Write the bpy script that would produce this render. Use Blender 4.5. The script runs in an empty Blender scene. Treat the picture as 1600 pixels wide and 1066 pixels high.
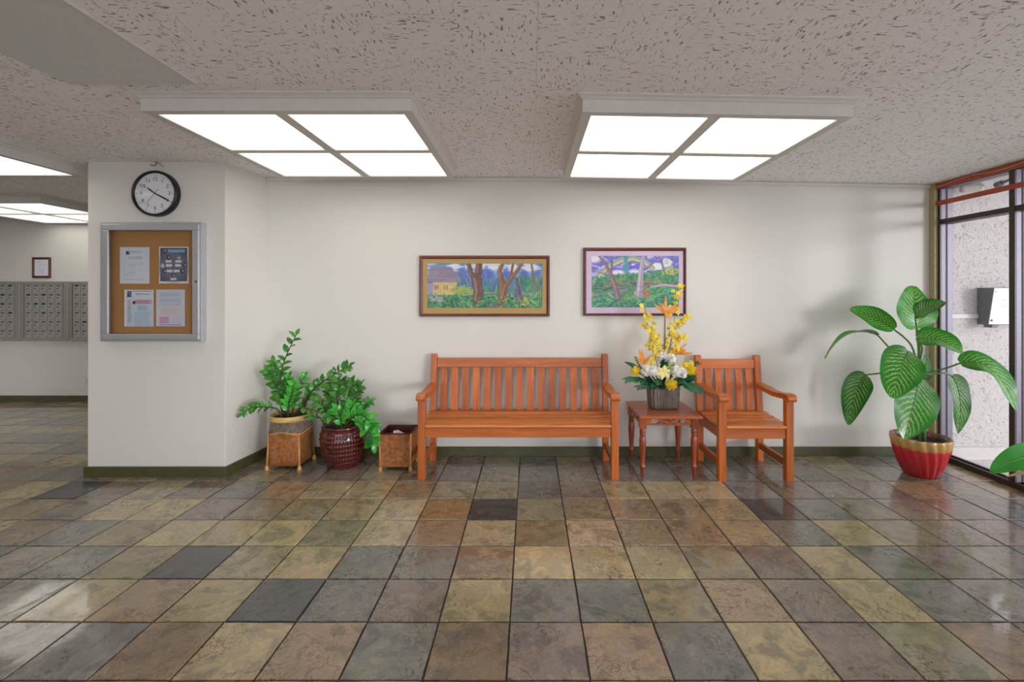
import bpy, math, random
import numpy as np
from mathutils import Vector, Matrix, Quaternion

random.seed(7)
SC = bpy.context.scene
COL = SC.collection
F = 734.7            # focal length in pixels of the 1600x1066 frame
CX, CY, CH = 828.0, 462.0, 1.395

# ------------------------------------------------------------------ camera
cam_d = bpy.data.cameras.new('camera')
cam_d.sensor_width = 36.0
cam_d.lens = F / 1600 * 36.0
cam_d.shift_x = -(CX - 800) / 1600
cam_d.shift_y = -(533 - CY) / 1600
cam_d.clip_start = 0.02
cam = bpy.data.objects.new('camera', cam_d)
COL.objects.link(cam)
cam.location = (0, 0, CH)
cam.rotation_euler = (math.pi / 2, 0, 0)
SC.camera = cam

# ------------------------------------------------------------------ light
SC.view_settings.view_transform = 'Standard'
SC.view_settings.look = 'None'
SC.view_settings.gamma = 1.0
SC.view_settings.use_curve_mapping = False
SC.view_settings.exposure = 0.0
LAMP = 2.15           # radiance of the fluorescent diffusers
LAMP_COL = (1.0, 0.965, 0.905)

world = bpy.data.worlds.new('sky')
SC.world = world
world.use_nodes = True
bg = world.node_tree.nodes['Background']
bg.inputs[0].default_value = (0.95, 0.93, 1.0, 1)
bg.inputs[1].default_value = 3.0
SC.cycles.diffuse_bounces = 6

sun_d = bpy.data.lights.new('low_sun', 'SUN')
sun_d.energy = 1.4
sun_d.angle = math.radians(13.0)
sun_d.color = (1.0, 0.94, 1.0)
sun = bpy.data.objects.new('low_sun', sun_d)
COL.objects.link(sun)
sd = Vector((-1.0, 1.0, -0.075)).normalized()
sun.rotation_euler = sd.to_track_quat('-Z', 'Y').to_euler()
sun.location = (9, -6, 3)


# ------------------------------------------------------------------ helpers
def P(px, py, Z):
    return Vector(((px - CX) * Z / F, Z, CH - (py - CY) * Z / F))


def CZ(x):
    return 2.42 - 0.0178 * max(0.0, x)


def lin(c):
    out = []
    for v in c[:3]:
        v = v / 255.0
        out.append(v / 12.92 if v <= 0.04045 else ((v + 0.055) / 1.055) ** 2.4)
    return tuple(out) + (1.0,)


class MB:
    def __init__(self):
        self.v, self.f, self.uv = [], [], {}

    def add(self, vs, fs, uvs=None):
        n = len(self.v)
        self.v += [Vector(p) for p in vs]
        for f in fs:
            self.f.append(tuple(i + n for i in f))
        if uvs:
            for i, u in enumerate(uvs):
                self.uv[n + i] = u
        return self

    def box(self, x0, x1, y0, y1, z0, z1):
        vs = [(x0, y0, z0), (x1, y0, z0), (x1, y1, z0), (x0, y1, z0), (x0, y0, z1), (x1, y0, z1), (x1, y1, z1), (x0, y1, z1)]
        return self.add(vs, [(0, 3, 2, 1), (4, 5, 6, 7), (0, 1, 5, 4), (1, 2, 6, 5), (2, 3, 7, 6), (3, 0, 4, 7)])

    def prism(self, pts, axis, a0, a1):
        # pts: 2d polygon in the plane perpendicular to axis ('x': (y,z), 'y': (x,z), 'z': (x,y))
        def mk(p, a):
            return {'x': (a, p[0], p[1]), 'y': (p[0], a, p[1]), 'z': (p[0], p[1], a)}[axis]
        n = len(pts)
        vs = [mk(p, a0) for p in pts] + [mk(p, a1) for p in pts]
        fs = [tuple(range(n)), tuple(range(2 * n - 1, n - 1, -1))]
        fs += [(i, i + n, (i + 1) % n + n, (i + 1) % n) for i in range(n)]
        return self.add(vs, fs)

    def tube(self, pts, rad, n=8, cap=True):
        pts = [Vector(p) for p in pts]
        if not hasattr(rad, '__len__'):
            rad = [rad] * len(pts)
        vs, fs = [], []
        t0 = (pts[1] - pts[0]).normalized()
        ref = Vector((0, 0, 1)) if abs(t0.z) < 0.9 else Vector((1, 0, 0))
        a = t0.cross(ref).normalized()
        for i, p in enumerate(pts):
            t = (pts[min(i + 1, len(pts) - 1)] - pts[max(i - 1, 0)]).normalized()
            a = (a - t * a.dot(t)).normalized()
            b = t.cross(a)
            for k in range(n):
                w = 2 * math.pi * k / n
                vs.append(p + (a * math.cos(w) + b * math.sin(w)) * rad[i])
        for i in range(len(pts) - 1):
            for k in range(n):
                k2 = (k + 1) % n
                fs.append((i * n + k, i * n + k2, (i + 1) * n + k2, (i + 1) * n + k))
        if cap:
            fs.append(tuple(range(n - 1, -1, -1)))
            m = (len(pts) - 1) * n
            fs.append(tuple(range(m, m + n)))
        return self.add(vs, fs)

    def lathe(self, prof, n=24, c=(0, 0, 0), fun=None):
        vs, fs = [], []
        for j, (r, z) in enumerate(prof):
            for k in range(n):
                w = 2 * math.pi * k / n
                rr = fun(r, z, w, j) if fun else r
                vs.append((c[0] + rr * math.cos(w), c[1] + rr * math.sin(w), c[2] + z))
        for j in range(len(prof) - 1):
            for k in range(n):
                k2 = (k + 1) % n
                fs.append((j * n + k, j * n + k2, (j + 1) * n + k2, (j + 1) * n + k))
        if prof[0][0] > 1e-6:
            fs.append(tuple(range(n - 1, -1, -1)))
        if prof[-1][0] > 1e-6:
            m = (len(prof) - 1) * n
            fs.append(tuple(range(m, m + n)))
        return self.add(vs, fs)

    def ball(self, c, r, n=10, m=7):
        prof = [(max(r * math.sin(math.pi * j / m), 1e-7), -r * math.cos(math.pi * j / m)) for j in range(m + 1)]
        return self.lathe(prof, n, c)


def mesh_of(mb, name, off=Vector((0, 0, 0)), smooth=False):
    me = bpy.data.meshes.new(name)
    me.from_pydata([tuple(p - off) for p in mb.v], [], mb.f)
    if mb.uv:
        ul = me.uv_layers.new(name='UVMap')
        for l in me.loops:
            ul.data[l.index].uv = mb.uv.get(l.vertex_index, (0, 0))
    me.validate()
    me.update()
    if smooth:
        me.polygons.foreach_set('use_smooth', [True] * len(me.polygons))
    return me


def woff(o):
    v = Vector((0, 0, 0))
    while o is not None:
        v += o.location
        o = o.parent
    return v


def obj(name, mb, mat, parent=None, bevel=0, smooth=False, solid=0, origin=None, segs=2):
    off = woff(parent) if parent else Vector((0, 0, 0))
    loc = Vector((0, 0, 0))
    if origin is not None:
        loc = Vector(origin) - off
        off = Vector(origin)
    me = mesh_of(mb, name, off, smooth)
    me.materials.append(mat)
    o = bpy.data.objects.new(name, me)
    COL.objects.link(o)
    o.location = loc
    o.parent = parent
    if solid:
        m = o.modifiers.new('thick', 'SOLIDIFY'); m.thickness = solid; m.offset = 0
    if bevel:
        m = o.modifiers.new('bevel', 'BEVEL'); m.width = bevel; m.segments = segs; m.limit_method = 'ANGLE'; m.angle_limit = 0.7
    return o


def inst(name, me, mat4, parent):
    o = bpy.data.objects.new(name, me)
    COL.objects.link(o)
    o.parent = parent
    o.matrix_basis = mat4
    return o


def thing(name, label, cat, loc, group=None):
    o = bpy.data.objects.new(name, None)
    COL.objects.link(o)
    o.location = loc
    o.empty_display_size = 0.05
    tag(o, label, cat, group)
    return o


def tag(o, label=None, cat=None, group=None, kind=None):
    if label: o['label'] = label
    if cat: o['category'] = cat
    if group: o['group'] = group
    if kind: o['kind'] = kind
    return o


def struct(name, mb, mat, label=None, bevel=0):
    o = obj(name, mb, mat, None, bevel)
    o['kind'] = 'structure'
    if label: o['label'] = label
    return o


# ------------------------------------------------------------------ materials
def newmat(name):
    m = bpy.data.materials.new(name)
    m.use_nodes = True
    nt = m.node_tree
    return m, nt, nt.nodes['Principled BSDF']


def nd(nt, typ, props=None, **ins):
    n = nt.nodes.new(typ)
    for k, v in (props or {}).items():
        setattr(n, k, v)
    for k, v in ins.items():
        key = k.replace('_', ' ')
        s = n.inputs[key] if key in n.inputs else n.inputs[int(k[1:])]
        if isinstance(v, bpy.types.NodeSocket):
            nt.links.new(v, s)
        else:
            s.default_value = v
    return n


def math_(nt, op, a, b=0.0, c=None):
    n = nt.nodes.new('ShaderNodeMath'); n.operation = op
    for i, v in enumerate((a, b, c)):
        if v is None: continue
        if isinstance(v, bpy.types.NodeSocket): nt.links.new(v, n.inputs[i])
        else: n.inputs[i].default_value = v
    return n.outputs[0]


def ramp(nt, fac, stops):
    n = nt.nodes.new('ShaderNodeValToRGB')
    el = n.color_ramp.elements
    while len(el) < len(stops): el.new(0.5)
    for e, (p, c) in zip(el, stops):
        e.position = p
        e.color = c if hasattr(c, '__len__') else (c, c, c, 1)
    nt.links.new(fac, n.inputs[0])
    return n.outputs[0]


def mix(nt, fac, a, b, mode='MIX'):
    n = nt.nodes.new('ShaderNodeMix'); n.data_type = 'RGBA'; n.blend_type = mode
    for s, v in ((n.inputs[0], fac), (n.inputs[6], a), (n.inputs[7], b)):
        if isinstance(v, bpy.types.NodeSocket): nt.links.new(v, s)
        else: s.default_value = v
    return n.outputs[2]


def bump(nt, bs, h, strength=0.3, dist=0.005):
    b = nd(nt, 'ShaderNodeBump', None, Strength=strength, Distance=dist, Height=h)
    nt.links.new(b.outputs[0], bs.inputs['Normal'])
    return b


def mapped(nt, scale=(1, 1, 1), coord='Object', rot=(0, 0, 0)):
    tc = nt.nodes.new('ShaderNodeTexCoord')
    mp = nd(nt, 'ShaderNodeMapping', None, Vector=tc.outputs[coord], Scale=scale, Rotation=rot)
    return mp.outputs[0]


def plain(name, rgb, rough=0.5, metal=0.0, noise=0.06, nscale=30, bmp=0.0, spec=0.5, coat=0.0):
    m, nt, bs = newmat(name)
    c = lin(rgb)
    v = mapped(nt)
    n = nd(nt, 'ShaderNodeTexNoise', None, Vector=v, Scale=nscale, Detail=4.0)
    dk = tuple(x * (1 - noise * 2) for x in c[:3]) + (1,)
    lt = tuple(min(1, x * (1 + noise)) for x in c[:3]) + (1,)
    nt.links.new(ramp(nt, n.outputs[0], [(0.3, dk), (0.7, lt)]), bs.inputs['Base Color'])
    bs.inputs['Roughness'].default_value = rough
    bs.inputs['Metallic'].default_value = metal
    bs.inputs['Specular IOR Level'].default_value = spec
    bs.inputs['Coat Weight'].default_value = coat
    if bmp: bump(nt, bs, n.outputs[0], bmp, 0.003)
    return m


def slate(name, per_object=True):
    m, nt, bs = newmat(name)
    tc = nt.nodes.new('ShaderNodeTexCoord')
    oi = nt.nodes.new('ShaderNodeObjectInfo')
    if per_object:
        base = oi.outputs['Color']
        off = math_(nt, 'MULTIPLY', oi.outputs['Random'], 60.0)
    else:
        at = nd(nt, 'ShaderNodeAttribute', {'attribute_name': 'tile_colour'})
        base = at.outputs['Color']
        off = 3.0
    def noise(scale, detail, dist, rough=0.55, extra=0.0, vec=None):
        return nd(nt, 'ShaderNodeTexNoise', {'noise_dimensions': '4D'}, Vector=vec or tc.outputs['Object'], W=math_(nt, 'ADD', off, extra),
                  Scale=scale, Detail=detail, Distortion=dist, Roughness=rough).outputs[0]
    big = noise(4.5, 5.0, 1.6)
    mid = noise(9.0, 8.0, 1.2, 0.62, 7.0)
    fine = noise(70.0, 5.0, 0.4, 0.7, 3.0)
    dark = mix(nt, 1.0, base, (0.60, 0.61, 0.63, 1), 'MULTIPLY')
    tan = mix(nt, 1.0, base, (1.38, 1.31, 1.14, 1), 'MULTIPLY')
    rust = mix(nt, 1.0, base, (1.15, 0.98, 0.74, 1), 'MULTIPLY')
    streak = noise(5.0, 6.0, 2.5, 0.6, 13.0)
    c = mix(nt, math_(nt, 'MULTIPLY', ramp(nt, big, [(0.50, 0.0), (0.58, 1.0)]), 0.85), base, dark)
    c = mix(nt, math_(nt, 'MULTIPLY', ramp(nt, mid, [(0.50, 0.0), (0.60, 1.0)]), 0.75), c, tan)
    c = mix(nt, math_(nt, 'MULTIPLY', ramp(nt, streak, [(0.55, 0.0), (0.66, 1.0)]), 0.6), c, rust)
    # thin dark cleft lines where the noise crosses a level
    def contour(src, lvl, wd):
        return ramp(nt, math_(nt, 'ABSOLUTE', math_(nt, 'SUBTRACT', src, lvl)), [(0.0, 1.0), (wd, 0.0)])
    lines = math_(nt, 'MAXIMUM', contour(big, 0.45, 0.010), contour(streak, 0.56, 0.012))
    lines = math_(nt, 'MAXIMUM', lines, contour(mid, 0.61, 0.016))
    gate = ramp(nt, noise(3.0, 3.0, 0.5, 0.5, 29.0), [(0.47, 0.0), (0.55, 1.0)])
    lines = math_(nt, 'MULTIPLY', lines, gate)
    c = mix(nt, math_(nt, 'MULTIPLY', lines, 0.8), c, (0.030, 0.025, 0.018, 1))
    fg = ramp(nt, fine, [(0.3, 0.78), (0.7, 1.15)])
    c = mix(nt, 1.0, c, fg, 'MULTIPLY')
    nt.links.new(c, bs.inputs['Base Color'])
    r = nd(nt, 'ShaderNodeMapRange', None, Value=mid)
    r.inputs[3].default_value = 0.10; r.inputs[4].default_value = 0.30
    nt.links.new(r.outputs[0], bs.inputs['Roughness'])
    bs.inputs['Specular IOR Level'].default_value = 0.5
    bs.inputs['Coat Weight'].default_value = 0.7
    bs.inputs['Coat Roughness'].default_value = 0.06
    terr = math_(nt, 'SNAP', math_(nt, 'MULTIPLY', big, 1.0), 0.11)
    h = math_(nt, 'ADD', math_(nt, 'MULTIPLY', terr, 1.2), math_(nt, 'ADD', math_(nt, 'MULTIPLY', mid, 1.0), math_(nt, 'MULTIPLY', fine, 0.05)))
    h = math_(nt, 'SUBTRACT', h, math_(nt, 'MULTIPLY', lines, 0.12))
    bump(nt, bs, h, 0.30, 0.014)
    return m


def fissured(name):
    m, nt, bs = newmat(name)
    tc = nt.nodes.new('ShaderNodeTexCoord')
    oi = nt.nodes.new('ShaderNodeObjectInfo')
    off = math_(nt, 'MULTIPLY', oi.outputs['Random'], 40.0)
    mp = nd(nt, 'ShaderNodeMapping', None, Vector=tc.outputs['UV'], Scale=(9, 30, 1))
    n1 = nd(nt, 'ShaderNodeTexNoise', {'noise_dimensions': '4D'}, Vector=mp.outputs[0], W=off, Scale=1.0, Detail=2.5, Distortion=0.7).outputs[0]
    n2 = nd(nt, 'ShaderNodeTexNoise', {'noise_dimensions': '4D'}, Vector=tc.outputs['UV'], W=off, Scale=60.0, Detail=2.0).outputs[0]
    hole = ramp(nt, n1, [(0.605, 0.0), (0.645, 1.0)])
    base = mix(nt, n2, (0.89, 0.885, 0.90, 1), (0.96, 0.95, 0.965, 1))
    c = mix(nt, hole, base, (0.33, 0.30, 0.28, 1))
    nt.links.new(c, bs.inputs['Base Color'])
    bs.inputs['Roughness'].default_value = 0.95
    bs.inputs['Specular IOR Level'].default_value = 0.1
    h = math_(nt, 'SUBTRACT', math_(nt, 'MULTIPLY', n2, 0.15), hole)
    bump(nt, bs, h, 0.6, 0.004)
    return m


def wall_paint(name, rgb, bmp=0.08):
    m, nt, bs = newmat(name)
    v = mapped(nt)
    n = nd(nt, 'ShaderNodeTexNoise', None, Vector=v, Scale=1.3, Detail=4.0).outputs[0]
    c = lin(rgb)
    nt.links.new(ramp(nt, n, [(0.3, tuple(x * 0.965 for x in c[:3]) + (1,)), (0.7, c)]), bs.inputs['Base Color'])
    bs.inputs['Roughness'].default_value = 0.55
    bs.inputs['Specular IOR Level'].default_value = 0.3
    n2 = nd(nt, 'ShaderNodeTexNoise', None, Vector=v, Scale=160.0, Detail=2.0).outputs[0]
    bump(nt, bs, n2, bmp, 0.002)
    return m


def stucco(name):
    m, nt, bs = newmat(name)
    v = mapped(nt)
    n = nd(nt, 'ShaderNodeTexNoise', None, Vector=v, Scale=38.0, Detail=6.0, Distortion=1.4).outputs[0]
    n2 = nd(nt, 'ShaderNodeTexNoise', None, Vector=v, Scale=7.0, Detail=3.0, Distortion=2.0).outputs[0]
    pit = ramp(nt, n, [(0.34, 1.0), (0.41, 0.0)])
    c = mix(nt, math_(nt, 'MULTIPLY', pit, 0.4), lin((204, 199, 197)), lin((112, 106, 104)))
    nt.links.new(c, bs.inputs['Base Color'])
    bs.inputs['Roughness'].default_value = 0.9
    h = math_(nt, 'SUBTRACT', math_(nt, 'ADD', math_(nt, 'MULTIPLY', n, 0.6), math_(nt, 'MULTIPLY', n2, 0.5)), math_(nt, 'MULTIPLY', pit, 0.5))
    bump(nt, bs, h, 0.6, 0.02)
    return m


def wood(name, axis='x', a=(176, 92, 44), b=(136, 60, 27), rough=0.35):
    m, nt, bs = newmat(name)
    sc = {'x': (1.6, 26, 26), 'y': (26, 1.6, 26), 'z': (26, 26, 1.6)}[axis]
    oi = nt.nodes.new('ShaderNodeObjectInfo')
    tc = nt.nodes.new('ShaderNodeTexCoord')
    sh = nd(nt, 'ShaderNodeVectorMath', {'operation': 'ADD'}, i0=tc.outputs['Object'])
    sh2 = nd(nt, 'ShaderNodeCombineXYZ', None, X=math_(nt, 'MULTIPLY', oi.outputs['Random'], 9.0), Y=math_(nt, 'MULTIPLY', oi.outputs['Random'], 5.0))
    nt.links.new(sh2.outputs[0], sh.inputs[1])
    mp = nd(nt, 'ShaderNodeMapping', None, Vector=sh.outputs[0], Scale=sc)
    n = nd(nt, 'ShaderNodeTexNoise', None, Vector=mp.outputs[0], Scale=1.0, Detail=6.0, Distortion=0.8).outputs[0]
    A, B = lin(a), lin(b)
    c = ramp(nt, n, [(0.25, B), (0.5, tuple((x + y) / 2 for x, y in zip(A, B))), (0.72, A)])
    tint = nd(nt, 'ShaderNodeMapRange', None, Value=oi.outputs['Random'])
    tint.inputs[3].default_value = 0.78; tint.inputs[4].default_value = 1.18
    cc = nd(nt, 'ShaderNodeHueSaturation', None, Color=c, Value=tint.outputs[0])
    nt.links.new(cc.outputs[0], bs.inputs['Base Color'])
    bs.inputs['Roughness'].default_value = rough
    bs.inputs['Coat Weight'].default_value = 0.15
    bs.inputs['Coat Roughness'].default_value = 0.25
    bump(nt, bs, n, 0.12, 0.002)
    return m


def woven(name, a, b, sx=55, sz=55, herring=True):
    m, nt, bs = newmat(name)
    tc = nt.nodes.new('ShaderNodeTexCoord')
    sp = nd(nt, 'ShaderNodeSeparateXYZ', None, Vector=tc.outputs['Object'])
    u = math_(nt, 'ADD', sp.outputs[0], sp.outputs[1])
    if herring:
        zz = math_(nt, 'PINGPONG', math_(nt, 'ADD', u, 4.0), 0.065)
        ph = math_(nt, 'ADD', math_(nt, 'MULTIPLY', sp.outputs[2], sz * 6.28), math_(nt, 'MULTIPLY', zz, sx * 6.28))
        s = math_(nt, 'SINE', ph)
        s2 = math_(nt, 'SINE', math_(nt, 'MULTIPLY', u, sx * 9.0))
        h = math_(nt, 'ADD', math_(nt, 'MULTIPLY', s, 0.9), math_(nt, 'MULTIPLY', s2, 0.1))
    else:
        s = math_(nt, 'SINE', math_(nt, 'MULTIPLY', u, sx * 6.28))
        s2 = math_(nt, 'SINE', math_(nt, 'MULTIPLY', sp.outputs[2], sz * 6.28))
        h = math_(nt, 'MULTIPLY', s, s2)
    n = nd(nt, 'ShaderNodeTexNoise', None, Vector=tc.outputs['Object'], Scale=40.0, Detail=3.0).outputs[0]
    fac = math_(nt, 'ADD', math_(nt, 'MULTIPLY', h, 0.32), n)
    nt.links.new(ramp(nt, fac, [(0.2, lin(b)), (0.8, lin(a))]), bs.inputs['Base Color'])
    bs.inputs['Roughness'].default_value = 0.5
    bump(nt, bs, h, 0.5, 0.004)
    return m


def leaf_mat(name, a, b, vein=None, rough=0.3):
    m, nt, bs = newmat(name)
    tc = nt.nodes.new('ShaderNodeTexCoord')
    oi = nt.nodes.new('ShaderNodeObjectInfo')
    n = nd(nt, 'ShaderNodeTexNoise', None, Vector=tc.outputs['Object'], Scale=9.0, Detail=3.0).outputs[0]
    f = math_(nt, 'ADD', math_(nt, 'MULTIPLY', n, 0.6), math_(nt, 'MULTIPLY', oi.outputs['Random'], 0.5))
    c = ramp(nt, f, [(0.2, lin(a)), (0.8, lin(b))])
    if vein:
        sp = nd(nt, 'ShaderNodeSeparateXYZ', None, Vector=tc.outputs['UV'])
        au = math_(nt, 'ABSOLUTE', math_(nt, 'SUBTRACT', math_(nt, 'MULTIPLY', sp.outputs[0], 2.0), 1.0))
        wob = nd(nt, 'ShaderNodeTexNoise', None, Vector=tc.outputs['UV'], Scale=14.0, Detail=3.0).outputs[0]
        ph = math_(nt, 'SUBTRACT', math_(nt, 'MULTIPLY', sp.outputs[1], 12.0), math_(nt, 'MULTIPLY', au, 3.2))
        ph = math_(nt, 'ADD', ph, math_(nt, 'MULTIPLY', wob, 1.1))
        st = math_(nt, 'SINE', math_(nt, 'MULTIPLY', ph, 6.28))
        st = ramp(nt, st, [(0.35, 0.0), (0.9, 1.0)])
        fade = ramp(nt, au, [(0.0, 0.95), (0.55, 0.8), (0.86, 0.0)])
        fac = math_(nt, 'MULTIPLY', math_(nt, 'MULTIPLY', st, fade), math_(nt, 'ADD', 0.35, math_(nt, 'MULTIPLY', wob, 0.7)))
        c = mix(nt, fac, c, lin(vein))
    nt.links.new(c, bs.inputs['Base Color'])
    bs.inputs['Roughness'].default_value = rough
    bs.inputs['Transmission Weight'].default_value = 0.0
    bs.inputs['Subsurface Weight'].default_value = 0.0
    # a little light passes through a leaf
    tr = nd(nt, 'ShaderNodeBsdfTranslucent', None, Color=c)
    mx = nd(nt, 'ShaderNodeMixShader', None, Fac=0.18)
    nt.links.new(bs.outputs[0], mx.inputs[1]); nt.links.new(tr.outputs[0], mx.inputs[2])
    nt.links.new(mx.outputs[0], nt.nodes['Material Output'].inputs[0])
    return m


def glass_mat(name, tint=(0.97, 0.985, 0.98, 1), ior=1.45):
    m, nt, bs = newmat(name)
    t = nd(nt, 'ShaderNodeBsdfTransparent', None, Color=tint)
    g = nd(nt, 'ShaderNodeBsdfGlossy', None, Roughness=0.02)
    lw = nd(nt, 'ShaderNodeLayerWeight', None, Blend=0.5)
    fr = math_(nt, 'ADD', math_(nt, 'MULTIPLY', math_(nt, 'POWER', lw.outputs['Facing'], 5.0), 0.9), 0.035)
    mx = nd(nt, 'ShaderNodeMixShader', None, Fac=fr)
    nt.links.new(t.outputs[0], mx.inputs[1]); nt.links.new(g.outputs[0], mx.inputs[2])
    nt.links.new(mx.outputs[0], nt.nodes['Material Output'].inputs[0])
    return m


def print_mat(name, rough=0.6):
    m, nt, bs = newmat(name)
    at = nd(nt, 'ShaderNodeAttribute', {'attribute_name': 'print'})
    nt.links.new(at.outputs['Color'], bs.inputs['Base Color'])
    bs.inputs['Roughness'].default_value = rough
    return m


def emit_mat(name, col, strength):
    m, nt, bs = newmat(name)
    bs.inputs['Base Color'].default_value = (0.9, 0.9, 0.88, 1)
    bs.inputs['Roughness'].default_value = 0.4
    bs.inputs['Emission Color'].default_value = tuple(col) + (1,)
    bs.inputs['Emission Strength'].default_value = strength
    return m


M = {}
TA, TB = (208, 114, 44), (162, 78, 24)
M['slate'] = slate('slate')
M['slate_rest'] = slate('slate_rest', False)
M['grout'] = plain('grout', (62, 56, 50), 0.8, bmp=0.2)
M['fissured'] = fissured('fissured_tile')
M['ceiling_back'] = plain('ceiling_back', (120, 112, 105), 0.9)
M['cream'] = wall_paint('cream_paint', (222, 221, 214))
M['stucco'] = stucco('white_stucco')
M['base_green'] = plain('olive_green_paint', (78, 80, 50), 0.35, noise=0.1, nscale=12)
M['strip_green'] = plain('khaki_paint', (172, 160, 118), 0.5)
M['white'] = plain('white_paint', (208, 206, 202), 0.45, noise=0.02)
M['hatch'] = plain('grey_panel_paint', (214, 218, 220), 0.5, noise=0.02)
M['lamp'] = emit_mat('lamp_diffuser', LAMP_COL, LAMP)
M['wood_x'] = wood('teak_x', 'x', TA, TB)
M['wood_y'] = wood('teak_y', 'y', TA, TB)
M['wood_z'] = wood('teak_z', 'z', TA, TB)
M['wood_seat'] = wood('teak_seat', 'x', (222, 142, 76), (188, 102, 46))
M['wood_dark'] = wood('mahogany', 'x', (120, 58, 42), (78, 34, 26), 0.3)
M['table_x'] = wood('table_wood_x', 'x', (190, 108, 58), (148, 74, 38), 0.3)
M['table_z'] = wood('table_wood_z', 'z', (168, 80, 44), (126, 52, 27), 0.3)
M['bronze'] = plain('bronze_paint', (58, 44, 38), 0.4)
M['bronze_sheen'] = plain('bronze_painted_sheen', (116, 111, 124), 0.42, 0.3, noise=0.02)  # bronze frame faces, outdoor reflection painted in as a paler colour
M['gasket'] = plain('black_gasket', (22, 20, 24), 0.6)
M['orange'] = plain('burnt_orange_paint', (176, 78, 44), 0.4)
M['glass'] = glass_mat('clear_glass')
M['alu'] = plain('satin_aluminium', (196, 198, 204), 0.3, 0.55, noise=0.02)
M['chrome'] = plain('chrome', (210, 210, 210), 0.15, 1.0)
M['black'] = plain('black_plastic', (26, 26, 30), 0.35)
M['dial'] = plain('dial_card', (236, 236, 242), 0.6, noise=0.01)
M['cork'] = plain('cork', (182, 130, 78), 0.9, noise=0.10, nscale=180, bmp=0.2)
M['print'] = print_mat('print')
M['paper'] = plain('paper', (228, 230, 238), 0.8, noise=0.01)
M['mail_grey'] = plain('mailbox_grey', (158, 156, 150), 0.42, 0.35, noise=0.03)
M['mail_door'] = plain('mailbox_door_grey', (168, 167, 164), 0.4, 0.35, noise=0.03)
M['slot'] = plain('name_slot', (96, 84, 72), 0.6)
M['slot_dark'] = plain('name_slot_dark', (24, 22, 22), 0.6)
M['red_wire'] = plain('red_wire', (150, 60, 40), 0.5)
M['wire'] = plain('white_wire', (205, 200, 190), 0.5)
M['steel'] = plain('stainless_steel', (225, 224, 226), 0.35, 0.35, noise=0.01)
M['grey'] = plain('grey_plastic', (104, 104, 112), 0.5)
M['concrete'] = plain('light_concrete', (214, 209, 206), 0.8, noise=0.06, nscale=6, bmp=0.1)
M['soil'] = plain('soil', (40, 30, 24), 0.95, noise=0.2, bmp=0.6)
M['weave'] = woven('rattan_weave', (204, 132, 72), (104, 54, 22), 62, 62)
M['weave_grey'] = woven('grey_weave', (150, 132, 118), (78, 66, 60), 55, 70, False)
M['bamboo'] = wood('bamboo', 'z', (214, 164, 92), (176, 122, 62), 0.35)
M['cane_rim'] = wood('cane_rim', 'x', (206, 178, 112), (170, 138, 78), 0.4)
M['lining'] = plain('dark_red_lining', (86, 30, 28), 0.5)
M['glaze'] = plain('oxblood_glaze', (84, 26, 22), 0.14, noise=0.2, nscale=14, coat=0.6)
M['zz'] = leaf_mat('zz_leaf', (34, 100, 38), (86, 160, 58), None, 0.28)
M['zz_bright'] = leaf_mat('zz_leaf_bright', (44, 150, 48), (86, 190, 70), None, 0.25)
M['zz_stem'] = plain('zz_stem', (70, 76, 42), 0.5, noise=0.15)
M['dieff'] = leaf_mat('dieffenbachia_leaf', (26, 98, 30), (56, 150, 44), (186, 220, 120), 0.25)
M['petiole'] = plain('petiole', (86, 132, 66), 0.4, noise=0.1)
M['white_petal'] = plain('white_petal', (245, 244, 240), 0.6, noise=0.02)
M['yellow_petal'] = plain('yellow_petal', (242, 222, 84), 0.6, noise=0.08)
M['pin_yellow'] = plain('pincushion_yellow', (244, 218, 60), 0.6, noise=0.08)
M['cream_petal'] = plain('cream_petal', (240, 226, 150), 0.6, noise=0.04)
M['orange_petal'] = plain('orange_petal', (240, 164, 74), 0.5, noise=0.1)
M['dark_leaf'] = leaf_mat('dark_foliage', (22, 76, 50), (42, 112, 66), None, 0.3)
M['pale_green'] = plain('pale_green_petal', (150, 186, 88), 0.5)
M['stem_brown'] = plain('stem_brown', (150, 128, 70), 0.6, noise=0.1)
M['vase'] = plain('ribbed_grey_ceramic', (120, 113, 102), 0.38, 0.25, noise=0.12, nscale=20)


def red_pot_mat():
    m, nt, bs = newmat('red_glaze_with_tan_rim')
    tc = nt.nodes.new('ShaderNodeTexCoord')
    sp = nd(nt, 'ShaderNodeSeparateXYZ', None, Vector=tc.outputs['Object'])
    n = nd(nt, 'ShaderNodeTexNoise', None, Vector=tc.outputs['Object'], Scale=22.0, Detail=3.0).outputs[0]
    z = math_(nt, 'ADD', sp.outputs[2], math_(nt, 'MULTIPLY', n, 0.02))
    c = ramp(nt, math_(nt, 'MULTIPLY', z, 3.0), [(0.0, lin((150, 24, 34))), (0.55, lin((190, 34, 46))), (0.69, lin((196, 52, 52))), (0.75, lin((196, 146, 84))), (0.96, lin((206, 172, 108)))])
    nt.links.new(c, bs.inputs['Base Color'])
    bs.inputs['Roughness'].default_value = 0.2
    bs.inputs['Coat Weight'].default_value = 0.4
    return m


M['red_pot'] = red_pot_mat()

# ------------------------------------------------------------------ room shell
XR, YB, XL, YF = 3.5, 4.085, -8.4, -3.2
HALL_Y = 6.17

floor = struct('floor', MB().box(XL, XR + 0.1, YF, HALL_Y + 0.05, -0.06, -0.004), M['grout'], 'floor of square multicoloured slate tiles')
mb = MB()
mb.prism([(XL, CZ(XL) + 0.008), (0, CZ(0) + 0.008), (XR + 0.12, CZ(XR + 0.12) + 0.008), (XR + 0.12, 2.6), (XL, 2.6)], 'y', YF, HALL_Y + 0.05)
ceiling = struct('ceiling', mb, M['ceiling_back'], 'ceiling of fissured acoustic tiles')

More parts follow.
